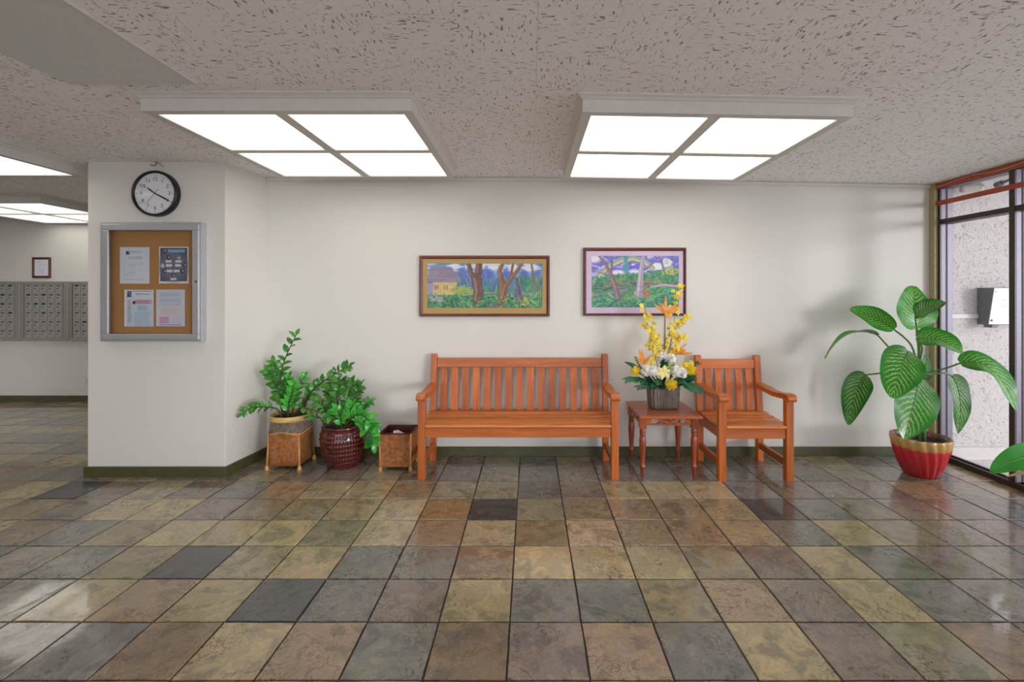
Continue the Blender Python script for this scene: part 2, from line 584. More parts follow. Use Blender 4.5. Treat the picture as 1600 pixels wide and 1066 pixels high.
# back wall, pillar, hall walls, unseen walls behind the photographer
struct('wall_back', MB().box(-2.30, XR - 0.03, YB, YB + 0.12, 0, 2.42), M['cream'], 'cream painted back wall')
mb = MB()
mb.prism([(-3.395, 3.61), (-2.339, 3.61), (-2.285, 4.085), (-2.285, 4.205), (-3.395, 4.205)], 'z', 0, 2.425)
struct('wall_pillar', mb, M['cream'], 'cream painted projecting pillar at the left', 0.004)
struct('wall_hall_back', MB().box(XL, -3.395, HALL_Y, HALL_Y + 0.1, 0, 2.425), M['cream'], 'cream far wall of the mail hall')
struct('wall_hall_right', MB().box(-3.395, -3.295, 4.205, HALL_Y + 0.1, 0, 2.425), M['cream'])
struct('wall_left', MB().box(XL - 0.1, XL, YF, HALL_Y + 0.1, 0, 2.425), M['cream'])
mb = MB()
mb.box(XL, -4.2, YF - 0.1, YF, 0, 2.425); mb.box(2.4, XR + 0.1, YF - 0.1, YF, 0, 2.425)
mb.box(-4.2, 2.4, YF - 0.1, YF, 2.2, 2.425); mb.box(-4.2, 2.4, YF - 0.1, YF, 0, 0.08)  # opening left for the added glazing that admits fill daylight
struct('wall_front', mb, M['cream'])

BBH = 0.085
def baseboard(name, mb, ):
    return struct(name, mb, M['base_green'], 'dark olive green baseboard', 0.004)
baseboard('baseboard_back', MB().box(-2.285, XR - 0.03, YB - 0.014, YB, 0, BBH))
mb = MB()
mb.prism([(-3.415, 3.592), (-2.322, 3.592), (-2.268, 4.071), (-2.285, 4.071), (-2.339, 3.61), (-3.395, 3.61), (-3.395, 4.2), (-3.415, 4.2)], 'z', 0, BBH)
baseboard('baseboard_pillar', mb)
baseboard('baseboard_hall', MB().box(XL, -3.415, HALL_Y - 0.014, HALL_Y, 0, BBH))

# thin cream strip along the top of the back wall
mb = MB()
mb.prism([(-2.28, CZ(0) - 0.03), (0, CZ(0) - 0.03), (XR - 0.03, CZ(XR) - 0.03), (XR - 0.03, CZ(XR) - 0.003), (0, CZ(0) - 0.003), (-2.28, CZ(0) - 0.003)], 'y', YB - 0.014, YB)
struct('trim_1', mb, M['cream'], 'thin cream strip where back wall meets ceiling')
struct('trim_2', MB().box(XR - 0.032, XR, 4.03, YB + 0.1, 0, CZ(XR)), M['strip_green'], 'khaki painted corner strip beside the storefront', 0.003)

# ------------------------------------------------------------------ floor tiles
PITCH = 0.304
GX0, GY0 = -0.085, 1.70
PAL = {'T': (150, 136, 107), 'L': (160, 146, 118), 'G': (108, 106, 100), 'D': (66, 66, 69), 'B': (120, 103, 84), 'O': (138, 110, 78),
       'P': (116, 104, 95), 'M': (126, 116, 94), 'E': (130, 122, 100), 'N': (138, 120, 99), 'W': (126, 118, 108)}
ROWS = {  # row index from Y=1.70, string starting at the given column
    -1: (-8, 'TBPNGTNBPTLGNBPT'),
    0: (-9, 'TGWGBTNGBPNGTPEBGNT'),
    1: (-9, 'GWTNTDGPTGGMNPTGWGP'),
    2: (-10, 'GWGMDETGGNLTLMPTGPWG'),
    3: (-11, 'TBGMTELEEN?'.replace('EEN?', 'ELTLMLMLTGTMWPG'.replace('?', ''))),
    4: (-12, 'TMPTTPMMELODEMNNTDGPWPG'),
    5: (-12, 'TDPTPGNTTMEEGPTTLGPWP'),
    6: (-12, 'GPTGPEGPEGPEGEPGPGWPEGW'),
    7: (-12, 'EPGTEEGPEEPEGEPGEGPWEPG'),
}
ROWS[3] = (-11, 'TBGMTTLELNLMLMNTGTMWPG')
ROWS[4] = (-12, 'TMPTTPMMTLODEMNNTDGPWPGW')


def tile_code(i, j):
    if j in ROWS:
        s, st = ROWS[j]
        if 0 <= i - s < len(st):
            return st[i - s]
    return random.choice('TTTLGGBMMEPPNNWD' if random.random() < 0.5 else 'TTLGGBMEPN')


def edge_loop(w, d, rnd, n=4, jit=0.0012):
    pts = []
    for (ax, ay, bx, by) in ((-1, -1, 1, -1), (1, -1, 1, 1), (1, 1, -1, 1), (-1, 1, -1, -1)):
        for k in range(n):
            t = k / n
            x, y = ax + (bx - ax) * t, ay + (by - ay) * t
            q = rnd.uniform(-jit, jit)
            pts.append((x * w / 2 + (q if abs(x) == 1 else 0), y * d / 2 + (q if abs(y) == 1 else 0)))
    return pts


TILE_CACHE = {}
def tile_mesh(w, d, var):
    key = (round(w, 3), round(d, 3), var)
    if key not in TILE_CACHE:
        rnd = random.Random(hash(key) & 0xffff)
        lo = edge_loop(w, d, rnd)
        n = len(lo)
        mb = MB()
        vs = [(x, y, -0.004) for x, y in lo] + [(x, y, 0.0025) for x, y in lo] + [(x * 0.978, y * 0.978, 0.0045 + rnd.uniform(-0.0003, 0.0003)) for x, y in lo]
        fs = [(k + a, (k + 1) % n + a, (k + 1) % n + a + n, k + a + n) for a in (0, n) for k in range(n)]
        fs.append(tuple(range(2 * n, 3 * n)))
        mb.add(vs, fs)
        me = mesh_of(mb, 'tile')
        me.materials.append(M['slate'])
        TILE_CACHE[key] = me
    return TILE_CACHE[key]


def visible_area(c, half):
    # projected size of a horizontal square in the frame, 0 when outside
    if c[1] < 0.9: return 0
    pts = [(c[0] + sx * half, c[1] + sy * half) for sx, sy in ((-1, -1), (1, -1), (1, 1), (-1, 1))]
    px = [CX + x / y * F for x, y in pts]
    py = [CY - (c[2] - CH) / y * F for x, y in pts]
    if max(px) < 0 or min(px) > 1600 or max(py) < 0 or min(py) > 1066: return 0
    # hidden behind the pillar / back wall
    if c[1] > 3.75:
        xl = c[0] * 3.61 / c[1]
        if -3.33 < xl < -2.4 : return 0
    return (max(px) - min(px)) * (max(py) - min(py))


cells = []
for i in range(-28, 13):
    for j in range(-17, 16):
        x0, x1 = GX0 + i * PITCH, GX0 + (i + 1) * PITCH
        y0, y1 = GY0 + j * PITCH, GY0 + (j + 1) * PITCH
        x0, x1 = max(x0, XL), min(x1, XR - 0.002)
        ylim = HALL_Y - 0.015 if x1 < -3.3 else YB - 0.015
        if (x0 + x1) / 2 > -3.395: ylim = YB - 0.015
        y0, y1 = max(y0, YF), min(y1, ylim)
        if x1 - x0 < 0.03 or y1 - y0 < 0.03: continue
        if x0 > -3.40 and x1 < -2.30 and y0 > 3.6: continue
        c = ((x0 + x1) / 2, (y0 + y1) / 2, 0)
        cells.append((visible_area(c, PITCH / 2), i, j, x0, x1, y0, y1))
cells.sort(key=lambda c: -c[0])
rest = []
for q, (a, i, j, x0, x1, y0, y1) in enumerate(cells):
    w, d = x1 - x0 - 0.007, y1 - y0 - 0.007
    col = lin(PAL[tile_code(i, j)])
    k = 1.24 * random.uniform(0.90, 1.10)
    col = (col[0] * k * random.uniform(0.95, 1.05), col[1] * k, col[2] * k * random.uniform(0.93, 1.05), 1)
    if q < 300 and a > 0:
        o = bpy.data.objects.new('slate_tile', tile_mesh(w, d, random.randrange(6)))
        COL.objects.link(o)
        o.parent = floor
        o.location = ((x0 + x1) / 2, (y0 + y1) / 2, random.uniform(-0.0006, 0.0006))
        o.rotation_euler = (random.uniform(-1, 1) * 0.0022, random.uniform(-1, 1) * 0.0022, random.uniform(-1, 1) * 0.002)
        o.color = col
    else:
        rest.append(((x0 + x1) / 2, (y0 + y1) / 2, w, d, col))
mb = MB(); cols = []
for (x, y, w, d, col) in rest:
    mb.box(x - w / 2, x + w / 2, y - d / 2, y + d / 2, -0.004, 0.004)
    cols += [col] * 8
o = obj('slate_tiles_beyond', mb, M['slate_rest'], floor)
o['kind'] = 'stuff'
ca = o.data.color_attributes.new('tile_colour', 'FLOAT_COLOR', 'POINT')
ca.data.foreach_set('color', np.array(cols, dtype=np.float32).ravel())

# ------------------------------------------------------------------ ceiling tiles
FIXTURES = [  # x0, x1, y0, y1, label
    (-1.975, -0.600, 2.385, 3.745, 'white boxed fluorescent ceiling light nearest the wall clock pillar, left of the middle'),
    (0.268, 1.645, 2.385, 3.745, 'white boxed fluorescent ceiling light over the flower table, on the right'),
    (-4.90, -3.515, 2.37, 3.72, 'white boxed fluorescent ceiling light cut off by the left edge, beside the pillar'),
    (-6.30, -4.94, 4.74, 6.12, 'far white boxed ceiling light above the grey mailboxes'),
    (-1.975, -0.600, -1.30, 0.06, 'added white boxed fill light, unseen behind the camera, left'),  # this and the next two are unseen, added to brighten front surfaces
    (0.268, 1.645, -1.30, 0.06, 'added white boxed fill light, unseen behind the camera, right'),
    (-4.90, -3.515, -1.30, 0.06, 'added white boxed fill light, unseen behind the camera, far left'),
]
CPX, CPY = 0.03, 1.71
mbt = MB()
hw = PITCH / 2 - 0.0002
vs = [(-hw, -hw, 0.010), (hw, -hw, 0.010), (hw, hw, 0.010), (-hw, hw, 0.010)]
vs += [(-hw, -hw, 0.0008), (hw, -hw, 0.0008), (hw, hw, 0.0008), (-hw, hw, 0.0008)]
h2 = hw - 0.0009
vs += [(-h2, -h2, 0), (h2, -h2, 0), (h2, h2, 0), (-h2, h2, 0)]
fs = [(a + k, a + 4 + k, a + 4 + (k + 1) % 4, a + (k + 1) % 4) for a in (0, 4) for k in range(4)] + [(8, 11, 10, 9)]
mbt.add(vs, fs, [(v[0] / PITCH + 0.5, v[1] / PITCH + 0.5) for v in vs])
ctile = mesh_of(mbt, 'ceiling_tile')
ctile.materials.append(M['fissured'])
cells = []
for i in range(-28, 12):
    for j in range(-16, 15):
        x, y = CPX + (i + 0.5) * PITCH, CPY + (j + 0.5) * PITCH
        if y > HALL_Y - 0.1 or (x > -3.4 and y > YB + 0.02) or x > XR + 0.1 or x < XL + 0.1: continue
        if -3.3 < x < -2.45 and y > 3.75: continue
        if any(f[0] + 0.16 < x < f[1] - 0.16 and f[2] + 0.16 < y < f[3] - 0.16 for f in FIXTURES): continue
        cells.append((visible_area((x, y, 2.42), PITCH / 2), i, j, x, y))
cells.sort(key=lambda c: -c[0])
rest = []
for q, (a, i, j, x, y) in enumerate(cells):
    rz = (math.pi / 2 if (i + j) % 2 else 0) + random.choice((0, math.pi))
    tilt = math.atan(0.0178) if x > 0 else 0
    if q < 300 and a > 0:
        o = bpy.data.objects.new('ceiling_tile', ctile)
        COL.objects.link(o)
        o.parent = ceiling
        o.matrix_basis = Matrix.Translation((x, y, CZ(x) + random.uniform(0, 0.0003))) @ Matrix.Rotation(tilt, 4, 'Y') @ Matrix.Rotation(rz, 4, 'Z')
    else:
        rest.append((x, y, rz, tilt))
mb = MB()
for (x, y, rz, tilt) in rest:
    m4 = Matrix.Translation((x, y, CZ(x))) @ Matrix.Rotation(tilt, 4, 'Y') @ Matrix.Rotation(rz, 4, 'Z')
    ox, oy = random.randrange(50), random.randrange(50)
    mb.add([m4 @ Vector(v) for v in vs], fs, [(v[0] / PITCH + 0.5 + ox, v[1] / PITCH + 0.5 + oy) for v in vs])
o = obj('ceiling_tiles_beyond', mb, M['fissured'], ceiling)
o['kind'] = 'stuff'

# grey access panel screwed to the ceiling
t = thing('ceiling_access_panel', 'flat grey access panel screwed to the ceiling in the upper left corner', 'ceiling panel', (-1.90, 1.66, 2.42))
obj('panel', MB().box(-2.21, -1.605, 1.05, 2.262, 2.409, 2.4195), M['hatch'], t)
obj('edge_strip', MB().box(-1.605, -1.597, 1.05, 2.262, 2.406, 2.4195), M['white'], t)
for x in (-2.17, -1.9, -1.64):
    for y in (1.25, 1.75, 2.23):
        obj('screw', MB().lathe([(0.006, -0.002), (0.004, -0.003), (0.0, -0.0035)], 8, (x, y, 2.409)), M['white'], t)


# ------------------------------------------------------------------ ceiling lights
def ceiling_light(x0, x1, y0, y1, label):
    tilt = 0.0178 if x0 > 0 else 0.0
    xm, ym = (x0 + x1) / 2, (y0 + y1) / 2
    zt = CZ(xm) + 0.0005
    zb = zt - 0.088
    t = thing('ceiling_light', label, 'ceiling light', (xm, ym, zt), 'boxed fluorescent ceiling lights')
    rim, th = 0.05, 0.02
    # apron boards and bottom rails
    mb = MB()
    c = 0.0
    mb.box(x0, x1, y0, y0 + th, zb, zt); mb.box(x0, x1, y1 - th, y1, zb, zt)
    mb.box(x0, x0 + th, y0 + th, y1 - th, zb, zt); mb.box(x1 - th, x1, y0 + th, y1 - th, zb, zt)
    mb.box(x0 + th, x1 - th, y0 + th, y0 + rim, zb, zb + 0.012); mb.box(x0 + th, x1 - th, y1 - rim, y1 - th, zb, zb + 0.012)
    mb.box(x0 + th, x0 + rim, y0 + rim, y1 - rim, zb, zb + 0.012); mb.box(x1 - rim, x1 - th, y0 + rim, y1 - rim, zb, zb + 0.012)
    parts = [obj('housing', mb, M['white'], t)]
    # crown moulding ring at the ceiling
    prof = [(0.0, 0.0), (0.030, 0.0), (0.027, -0.006), (0.014, -0.014), (0.008, -0.022), (0.0, -0.026)]
    mb = MB()
    vs_, n = [], len(prof)
    for (cx, cy, sx, sy) in ((x0, y0, -1, -1), (x1, y0, 1, -1), (x1, y1, 1, 1), (x0, y1, -1, 1)):
        vs_ += [(cx + sx * p[0], cy + sy * p[0], zt + p[1]) for p in prof]
    fs_ = [(a * n + k, ((a + 1) % 4) * n + k, ((a + 1) % 4) * n + k + 1, a * n + k + 1) for a in range(4) for k in range(n - 1)]
    mb.add(vs_, fs_)
    parts.append(obj('crown_moulding', mb, M['white'], t))
    w = 0.062
    parts.append(obj('divider_bar', MB().box(xm - w / 2, xm + w / 2, y0 + rim, y1 - rim, zb, zb + 0.012), M['white'], t))
    for (a, b) in ((x0 + rim, xm - w / 2), (xm + w / 2, x1 - rim)):
        parts.append(obj('divider_bar', MB().box(a, b, ym - w / 2, ym + w / 2, zb, zb + 0.012), M['white'], t))
    for (a, b) in ((x0 + rim, xm - w / 2), (xm + w / 2, x1 - rim)):
        for (p, q) in ((y0 + rim, ym - w / 2), (ym + w / 2, y1 - rim)):
            parts.append(obj('diffuser', MB().box(a - 0.005, b + 0.005, p - 0.005, q + 0.005, zb + 0.0125, zb + 0.0165), M['lamp'], t))
    t.rotation_euler = (0, math.atan(tilt), 0)
    return t


for f in FIXTURES:
    ceiling_light(*f)

# ------------------------------------------------------------------ storefront
win = struct('window_1', MB().box(XR, XR + 0.105, YF, 4.05, 0.0, 0.008), M['bronze'], 'bronze framed glass storefront on the right')
ZT = CZ(XR) - 0.003
SILL, TR0, TR1 = 0.045, 2.005, 2.045
MULL = [4.03, 3.412, 2.64, 1.72, 0.80, -0.12, -1.04, -1.96, -2.9]
obj('sill_cap', MB().box(XR - 0.004, XR + 0.010, YF, 4.05, 0.003, SILL), M['bronze'], win)
obj('sill', MB().box(XR + 0.010, XR + 0.105, YF, 4.05, 0.008, SILL - 0.008), M['bronze_sheen'], win)
obj('gasket', MB().box(XR + 0.048, XR + 0.058, YF, 4.05, SILL - 0.008, SILL + 0.004), M['gasket'], win)
for y in MULL:
    obj('mullion_cap', MB().box(XR - 0.004, XR + 0.008, y - 0.021, y + 0.021, SILL, ZT), M['bronze'], win, 0.002)
    o = obj('mullion', MB().box(XR + 0.008, XR + 0.105, y - 0.021, y + 0.021, SILL, ZT), M['bronze_sheen'], win, 0.002)
    obj('gasket', MB().box(XR + 0.046, XR + 0.060, y - 0.0225, y + 0.0225, SILL, ZT), M['gasket'], o)
for a, b in zip(MULL[:-1], MULL[1:]):
    y1, y0 = a - 0.021, b + 0.021
    obj('transom', MB().box(XR + 0.002, XR + 0.105, y0, y1, TR0, TR1), M['bronze'], win, 0.002)
    obj('head', MB().box(XR + 0.012, XR + 0.105, y0, y1, ZT - 0.05, ZT), M['bronze_sheen'], win)
    obj('pane', MB().box(XR + 0.051, XR + 0.056, y0, y1, SILL - 0.004, TR0), M['glass'], win)
    obj('pane', MB().box(XR + 0.051, XR + 0.056, y0, y1, TR1, ZT - 0.05), M['glass'], win)
struct('trim_3', MB().box(XR - 0.016, XR - 0.005, YF, 4.045, ZT - 0.048, ZT), M['orange'], 'burnt orange rail along the top of the storefront', 0.002)
struct('trim_4', MB().box(XR - 0.016, XR - 0.005, YF, 4.045, 2.163, 2.203), M['orange'], 'lower burnt orange bar across the storefront glass', 0.002)
pts = []
for k in range(60):
    y = 4.03 - k * 0.03
    pts.append((XR - 0.022 + 0.004 * math.sin(k * 0.9), y, ZT - 0.012 - 0.018 * (0.5 + 0.5 * math.sin(k * 0.37 + 1))))
tag(obj('cable', MB().tube(pts, 0.0025, 6), M['wire'], None, smooth=True), 'thin pale cable running along the orange rail over the storefront', 'cable')

# added glazing behind the photographer, unseen, brings in fill daylight
added_win = struct('added_window', MB().box(-4.2, 2.4, YF - 0.08, YF - 0.02, 0.08, 0.12), M['bronze'], 'added unseen glazing behind the photographer that lets in fill daylight')
for k in range(7):
    x = -4.2 + k * 1.1
    obj('mullion', MB().box(max(-4.2, x - 0.025), min(2.4, x + 0.025), YF - 0.08, YF - 0.02, 0.12, 2.2), M['bronze'], added_win)
    if k < 6:
        obj('pane', MB().box(x + 0.025, x + 1.075, YF - 0.053, YF - 0.047, 0.12, 2.2), M['glass'], added_win)

# outside: stucco wall, soffit, ground
struct('wall_exterior', MB().box(XR + 0.0, 8.2, 4.11, 4.3, -0.03, 2.75), M['stucco'], 'white stucco wall outside the storefront')
struct('trim_5', MB().box(XR + 0.11, 8.2, 4.085, 4.11, -0.03, 0.075), M['concrete'], 'smooth pale base band of the stucco wall')
struct('ceiling_exterior', MB().box(XR + 0.11, 5.2, YF - 0.1, 4.11, 2.40, 2.52), M['white'], 'white soffit over the entrance')
mb = MB().box(XR + 0.106, 16.0, -16.0, 4.3, -0.2, -0.03).box(-14.0, XR + 0.106, -16.0, YF - 0.1, -0.2, -0.03)
struct('floor_exterior', mb, M['concrete'], 'pale concrete pavement outside')

# intercom on the stucco wall
t = thing('intercom', 'stainless steel door intercom with tapered grey housing on stucco wall', 'intercom', (4.04, 4.11, 1.14))
zt_, zb_ = 1.462, 1.145
mb = MB()
def hexa(mb, a, b):   # a: bottom quad, b: top quad
    mb.add(list(a) + list(b), [(0, 3, 2, 1), (4, 5, 6, 7), (0, 1, 5, 4), (1, 2, 6, 5), (2, 3, 7, 6), (3, 0, 4, 7)])
hexa(mb, [(3.91, 4.02, zb_), (4.19, 4.02, zb_), (4.19, 4.11, zb_), (3.91, 4.11, zb_)], [(3.91, 3.97, zt_), (4.19, 3.97, zt_), (4.19, 4.11, zt_), (3.91, 4.11, zt_)])
obj('housing', mb, M['grey'], t, 0.003)
mb = MB()
hexa(mb, [(3.916, 4.013, zb_ + 0.005), (4.184, 4.013, zb_ + 0.005), (4.184, 4.019, zb_ + 0.005), (3.916, 4.019, zb_ + 0.005)],
     [(3.916, 3.963, zt_ - 0.005), (4.184, 3.963, zt_ - 0.005), (4.184, 3.969, zt_ - 0.005), (3.916, 3.969, zt_ - 0.005)])
fp = obj('face_plate', mb, M['steel'], t)
def ic_y(z): return 4.013 - 0.05 * (z - zb_) / (zt_ - zb_) - 0.002
for z in (1.43,):
    for x in (3.93, 4.045, 4.17):
        obj('screw', MB().ball((x, ic_y(z), z), 0.004, 8, 5), M['grey'], fp)
for r in range(5):
    for c in range(4):
        z = 1.355 - r * 0.014; x = 3.995 + c * 0.014
        obj('speaker_hole', MB().ball((x, ic_y(z) + 0.001, z), 0.0028, 6, 4), M['gasket'], fp)
obj('lock', MB().ball((3.935, ic_y(1.185), 1.185), 0.010, 10, 6), M['chrome'], fp)
obj('drip_bracket', MB().box(3.915, 3.97, 3.985, 4.06, 1.122, 1.1449), M['grey'], t, 0.004)
tag(obj('wire_raceway', MB().box(3.615, 3.909, 4.095, 4.1099, 1.195, 1.235), M['white'], None, 0.004), 'pale horizontal wire raceway on stucco leading to the intercom', 'raceway')

# security lamp and conduit under the soffit
c0 = Vector((3.82, 4.02, 2.275))
t = thing('security_lamp', 'white cylindrical security lamp with black bracket high on the stucco wall', 'lamp', (3.76, 4.10, 2.3))
ax = Vector((0.9, -0.42, 0.02)).normalized()
p0 = Vector((3.70, 4.04, 2.312))
obj('lamp_head', MB().tube([p0, p0 + ax * 0.015, p0 + ax * 0.13, p0 + ax * 0.14], [0.030, 0.036, 0.036, 0.03], 16), M['wire'], t)
obj('lens', MB().tube([p0 + ax * 0.141, p0 + ax * 0.15, p0 + ax * 0.156], [0.03, 0.026, 0.012], 14), M['white'], t)
obj('bracket', MB().tube([p0 + Vector((0.0, 0.06, 0.06)), p0 + Vector((0.02, 0.01, 0.035))], 0.012, 8), M['black'], t)
t = thing('conduit', 'grey metal conduit slanting under the soffit outside the glass', 'conduit', (3.9, 3.9, 2.3))
a, b = Vector((3.895, 3.90, 2.322)), Vector((3.88, 3.50, 2.38))
obj('pipe', MB().tube([a, b], 0.011, 10), M['grey'], t)
obj('coupling', MB().tube([a - (b - a).normalized() * 0.03, a + (b - a).normalized() * 0.02], 0.024, 12), M['grey'], t)

# ------------------------------------------------------------------ mailboxes in the hall
S6 = 6.115 / F
def X6(px): return (px - CX) * S6
def Z6(py): return CH - (py - CY) * S6
door_me = mesh_of(MB().box(-0.046, 0.046, -0.006, 0.006, -0.056, 0.056), 'door'); door_me.materials.append(M['mail_door'])
slot_me = mesh_of(MB().box(-0.021, 0.021, -0.002, 0.002, -0.0075, 0.0075), 'name_slot'); slot_me.materials.append(M['slot'])
slotd_me = mesh_of(MB().box(-0.023, 0.023, -0.002, 0.002, -0.010, 0.010), 'name_slot'); slotd_me.materials.append(M['slot_dark'])
lk = MB().tube([(0, 0.002, 0), (0, -0.004, 0)], 0.007, 8)
lock_me = mesh_of(lk, 'lock'); lock_me.materials.append(M['black'])
lk2 = MB().tube([(0, 0.002, 0), (0, -0.005, 0)], 0.006, 8)
plate_me = mesh_of(lk2, 'lock_plate'); plate_me.materials.append(M['chrome'])
for u, lab in ((-1, 'grey metal mailbox bank cut off by the left edge of the photo'), (0, 'middle grey metal mailbox bank under the framed notice'),
               (1, 'grey metal mailbox bank half hidden behind the pillar')):
    ox = u * 75.7
    xa, xb = X6(30.4 + ox), X6(105.9 + ox)
    zt_, zb_ = Z6(440), Z6(533)
    t = thing('mailbox_bank', lab, 'mailboxes', ((xa + xb) / 2, HALL_Y, zb_), 'banks of grey mailboxes')
    obj('cabinet', MB().box(xa, xb - 0.001, 6.13, HALL_Y, zb_, zt_), M['mail_grey'], t, 0.003)
    mb = MB()
    mb.box(xa + 0.004, xa + 0.050, 6.112, 6.13, zb_, zt_); mb.box(xb - 0.050, xb - 0.005, 6.112, 6.13, zb_, zt_)
    mb.box(xa + 0.050, xb - 0.050, 6.112, 6.13, zt_ - 0.03, zt_); mb.box(xa + 0.050, xb - 0.050, 6.112, 6.13, zb_, zb_ + 0.045)
    obj('frame', mb, M['mail_grey'], t, 0.003)
    obj('hinge_rib', MB().tube([(xa + 0.012, 6.106, zb_ + 0.02), (xa + 0.012, 6.106, zt_ - 0.01)], 0.008, 8), M['mail_door'], t)
    org = woff(t)
    for c in range(5):
        for r in range(6):
            px, py = 43.4 + ox + c * 11.83, 446.3 + r * 14.18
            cx, cz = X6(px) + 0.004, Z6(py + 3.6)
            d = inst('door', door_me, Matrix.Translation(Vector((cx, 6.124, cz)) - org), t)
            dark = (u == 0 and (c, r) in ((2, 2), (2, 3))) or (u == 1 and (c, r) == (0, 0)) or (u == -1 and (c, r) in ((4, 0), (3, 1), (3, 2), (4, 3))) or random.random() < 0.06
            inst('name_slot', slotd_me if dark else slot_me, Matrix.Translation((0.0, -0.007, 0.028)), d)
            inst('lock', lock_me, Matrix.Translation((-0.014, -0.006, -0.012)), d)
            inst('lock_plate', plate_me, Matrix.Translation((-0.001, -0.006, -0.010)), d)

# ------------------------------------------------------------------ prints
def srgb2lin(a):
    return np.where(a <= 0.04045, a / 12.92, ((a + 0.055) / 1.055) ** 2.4)


def print_obj(name, arr, x0, x1, zb, zt, y, parent, thick=0.0006):
    """a flat print: front face a grid of colour, with a thin back"""
    H, W = arr.shape[:2]
    gx = np.linspace(x0, x1, W); gz = np.linspace(zt, zb, H)
    off = woff(parent)
    X, Z = np.meshgrid(gx, gz)
    v = np.stack([X.ravel() - off.x, np.full(H * W, y - off.y), Z.ravel() - off.z], 1)
    idx = np.arange(H * W).reshape(H, W)
    f = np.stack([idx[:-1, :-1], idx[1:, :-1], idx[1:, 1:], idx[:-1, 1:]], -1).reshape(-1, 4)
    me = bpy.data.meshes.new(name)
    me.from_pydata(v.tolist(), [], f.tolist())
    ca = me.color_attributes.new('print', 'FLOAT_COLOR', 'POINT')
    c4 = np.ones((H * W, 4), dtype=np.float32)
    c4[:, :3] = srgb2lin(np.clip(arr.reshape(-1, 3), 0, 255) / 255.0)
    ca.data.foreach_set('color', c4.ravel())
    me.materials.append(M['print'])
    me.update()
    o = bpy.data.objects.new(name, me)
    COL.objects.link(o)
    o.parent = parent
    return o


RNG = np.random.default_rng(5)


class Canvas:
    def __init__(self, w, h, asp):
        self.w, self.h, self.asp = w, h, asp
        self.V, self.U = np.meshgrid(np.linspace(0, 1, h), np.linspace(0, 1, w), indexing='ij')
        self.a = np.zeros((h, w, 3))

    def grad(self, stops):
        vs = [s[0] for s in stops]
        for k in range(3):
            self.a[..., k] = np.interp(self.V, vs, [s[1][k] for s in stops])

    def blend(self, m, col):
        m = np.clip(m, 0, 1)[..., None]
        self.a = self.a * (1 - m) + np.array(col, float) * m

    def dseg(self, p, q):
        px, py = p[0] * self.asp, p[1]; qx, qy = q[0] * self.asp, q[1]
        dx, dy = qx - px, qy - py
        L = dx * dx + dy * dy + 1e-9
        t = np.clip(((self.U * self.asp - px) * dx + (self.V - py) * dy) / L, 0, 1)
        return np.hypot(self.U * self.asp - px - t * dx, self.V - py - t * dy), t

    def line(self, pts, w0, w1, col, hi=None, soft=0.012):
        n = len(pts) - 1
        for k in range(n):
            d, t = self.dseg(pts[k], pts[k + 1])
            w = w0 + (w1 - w0) * (k + t) / n
            self.blend((w - d) / soft + 0.5, col)
        if hi:
            for k in range(n):
                p = (pts[k][0] - (w0 + (w1 - w0) * k / n) * 0.4 / self.asp, pts[k][1]); q = (pts[k + 1][0] - (w0 + (w1 - w0) * (k + 1) / n) * 0.4 / self.asp, pts[k + 1][1])
                d, t = self.dseg(p, q)
                w = (w0 + (w1 - w0) * (k + t) / n) * 0.28
                self.blend(((w - d) / soft + 0.5) * 0.7, hi)

    def poly(self, pts, col):
        m = np.zeros_like(self.U, bool)
        n = len(pts)
        for k in range(n):
            (x1, y1), (x2, y2) = pts[k], pts[(k + 1) % n]
            cond = ((y1 > self.V) != (y2 > self.V))
            xi = (x2 - x1) * (self.V - y1) / (y2 - y1 + 1e-12) + x1
            m ^= cond & (self.U < xi)
        self.blend(m.astype(float), col)

    def blob(self, c, rx, ry, col, s=1.0):
        d = ((self.U - c[0]) / rx) ** 2 + ((self.V - c[1]) / ry) ** 2
        self.blend(np.clip(1.6 - 1.6 * d, 0, 1) * s, col)

    def strokes(self, n, u0, u1, v0, v1, cols, length=0.08, w=0.008, ang=(-0.5, 0.5), s=0.8):
        for _ in range(n):
            u, v = RNG.uniform(u0, u1), RNG.uniform(v0, v1)
            a = RNG.uniform(*ang); L = length * RNG.uniform(0.5, 1.3)
            p = (u - math.cos(a) * L / self.asp / 2, v - math.sin(a) * L / 2); q = (u + math.cos(a) * L / self.asp / 2, v + math.sin(a) * L / 2)
            d, t = self.dseg(p, q)
            c = cols[RNG.integers(len(cols))]
            self.blend(((w * RNG.uniform(0.6, 1.4) - d) / 0.010 + 0.5) * s, c)

    def rect(self, u0, u1, v0, v1, col, s=1.0):
        self.blend(((self.U >= u0) & (self.U <= u1) & (self.V >= v0) & (self.V <= v1)).astype(float) * s, col)


GREENS = [(46, 130, 84), (30, 104, 84), (84, 158, 78), (24, 84, 74), (112, 172, 96), (60, 146, 122)]


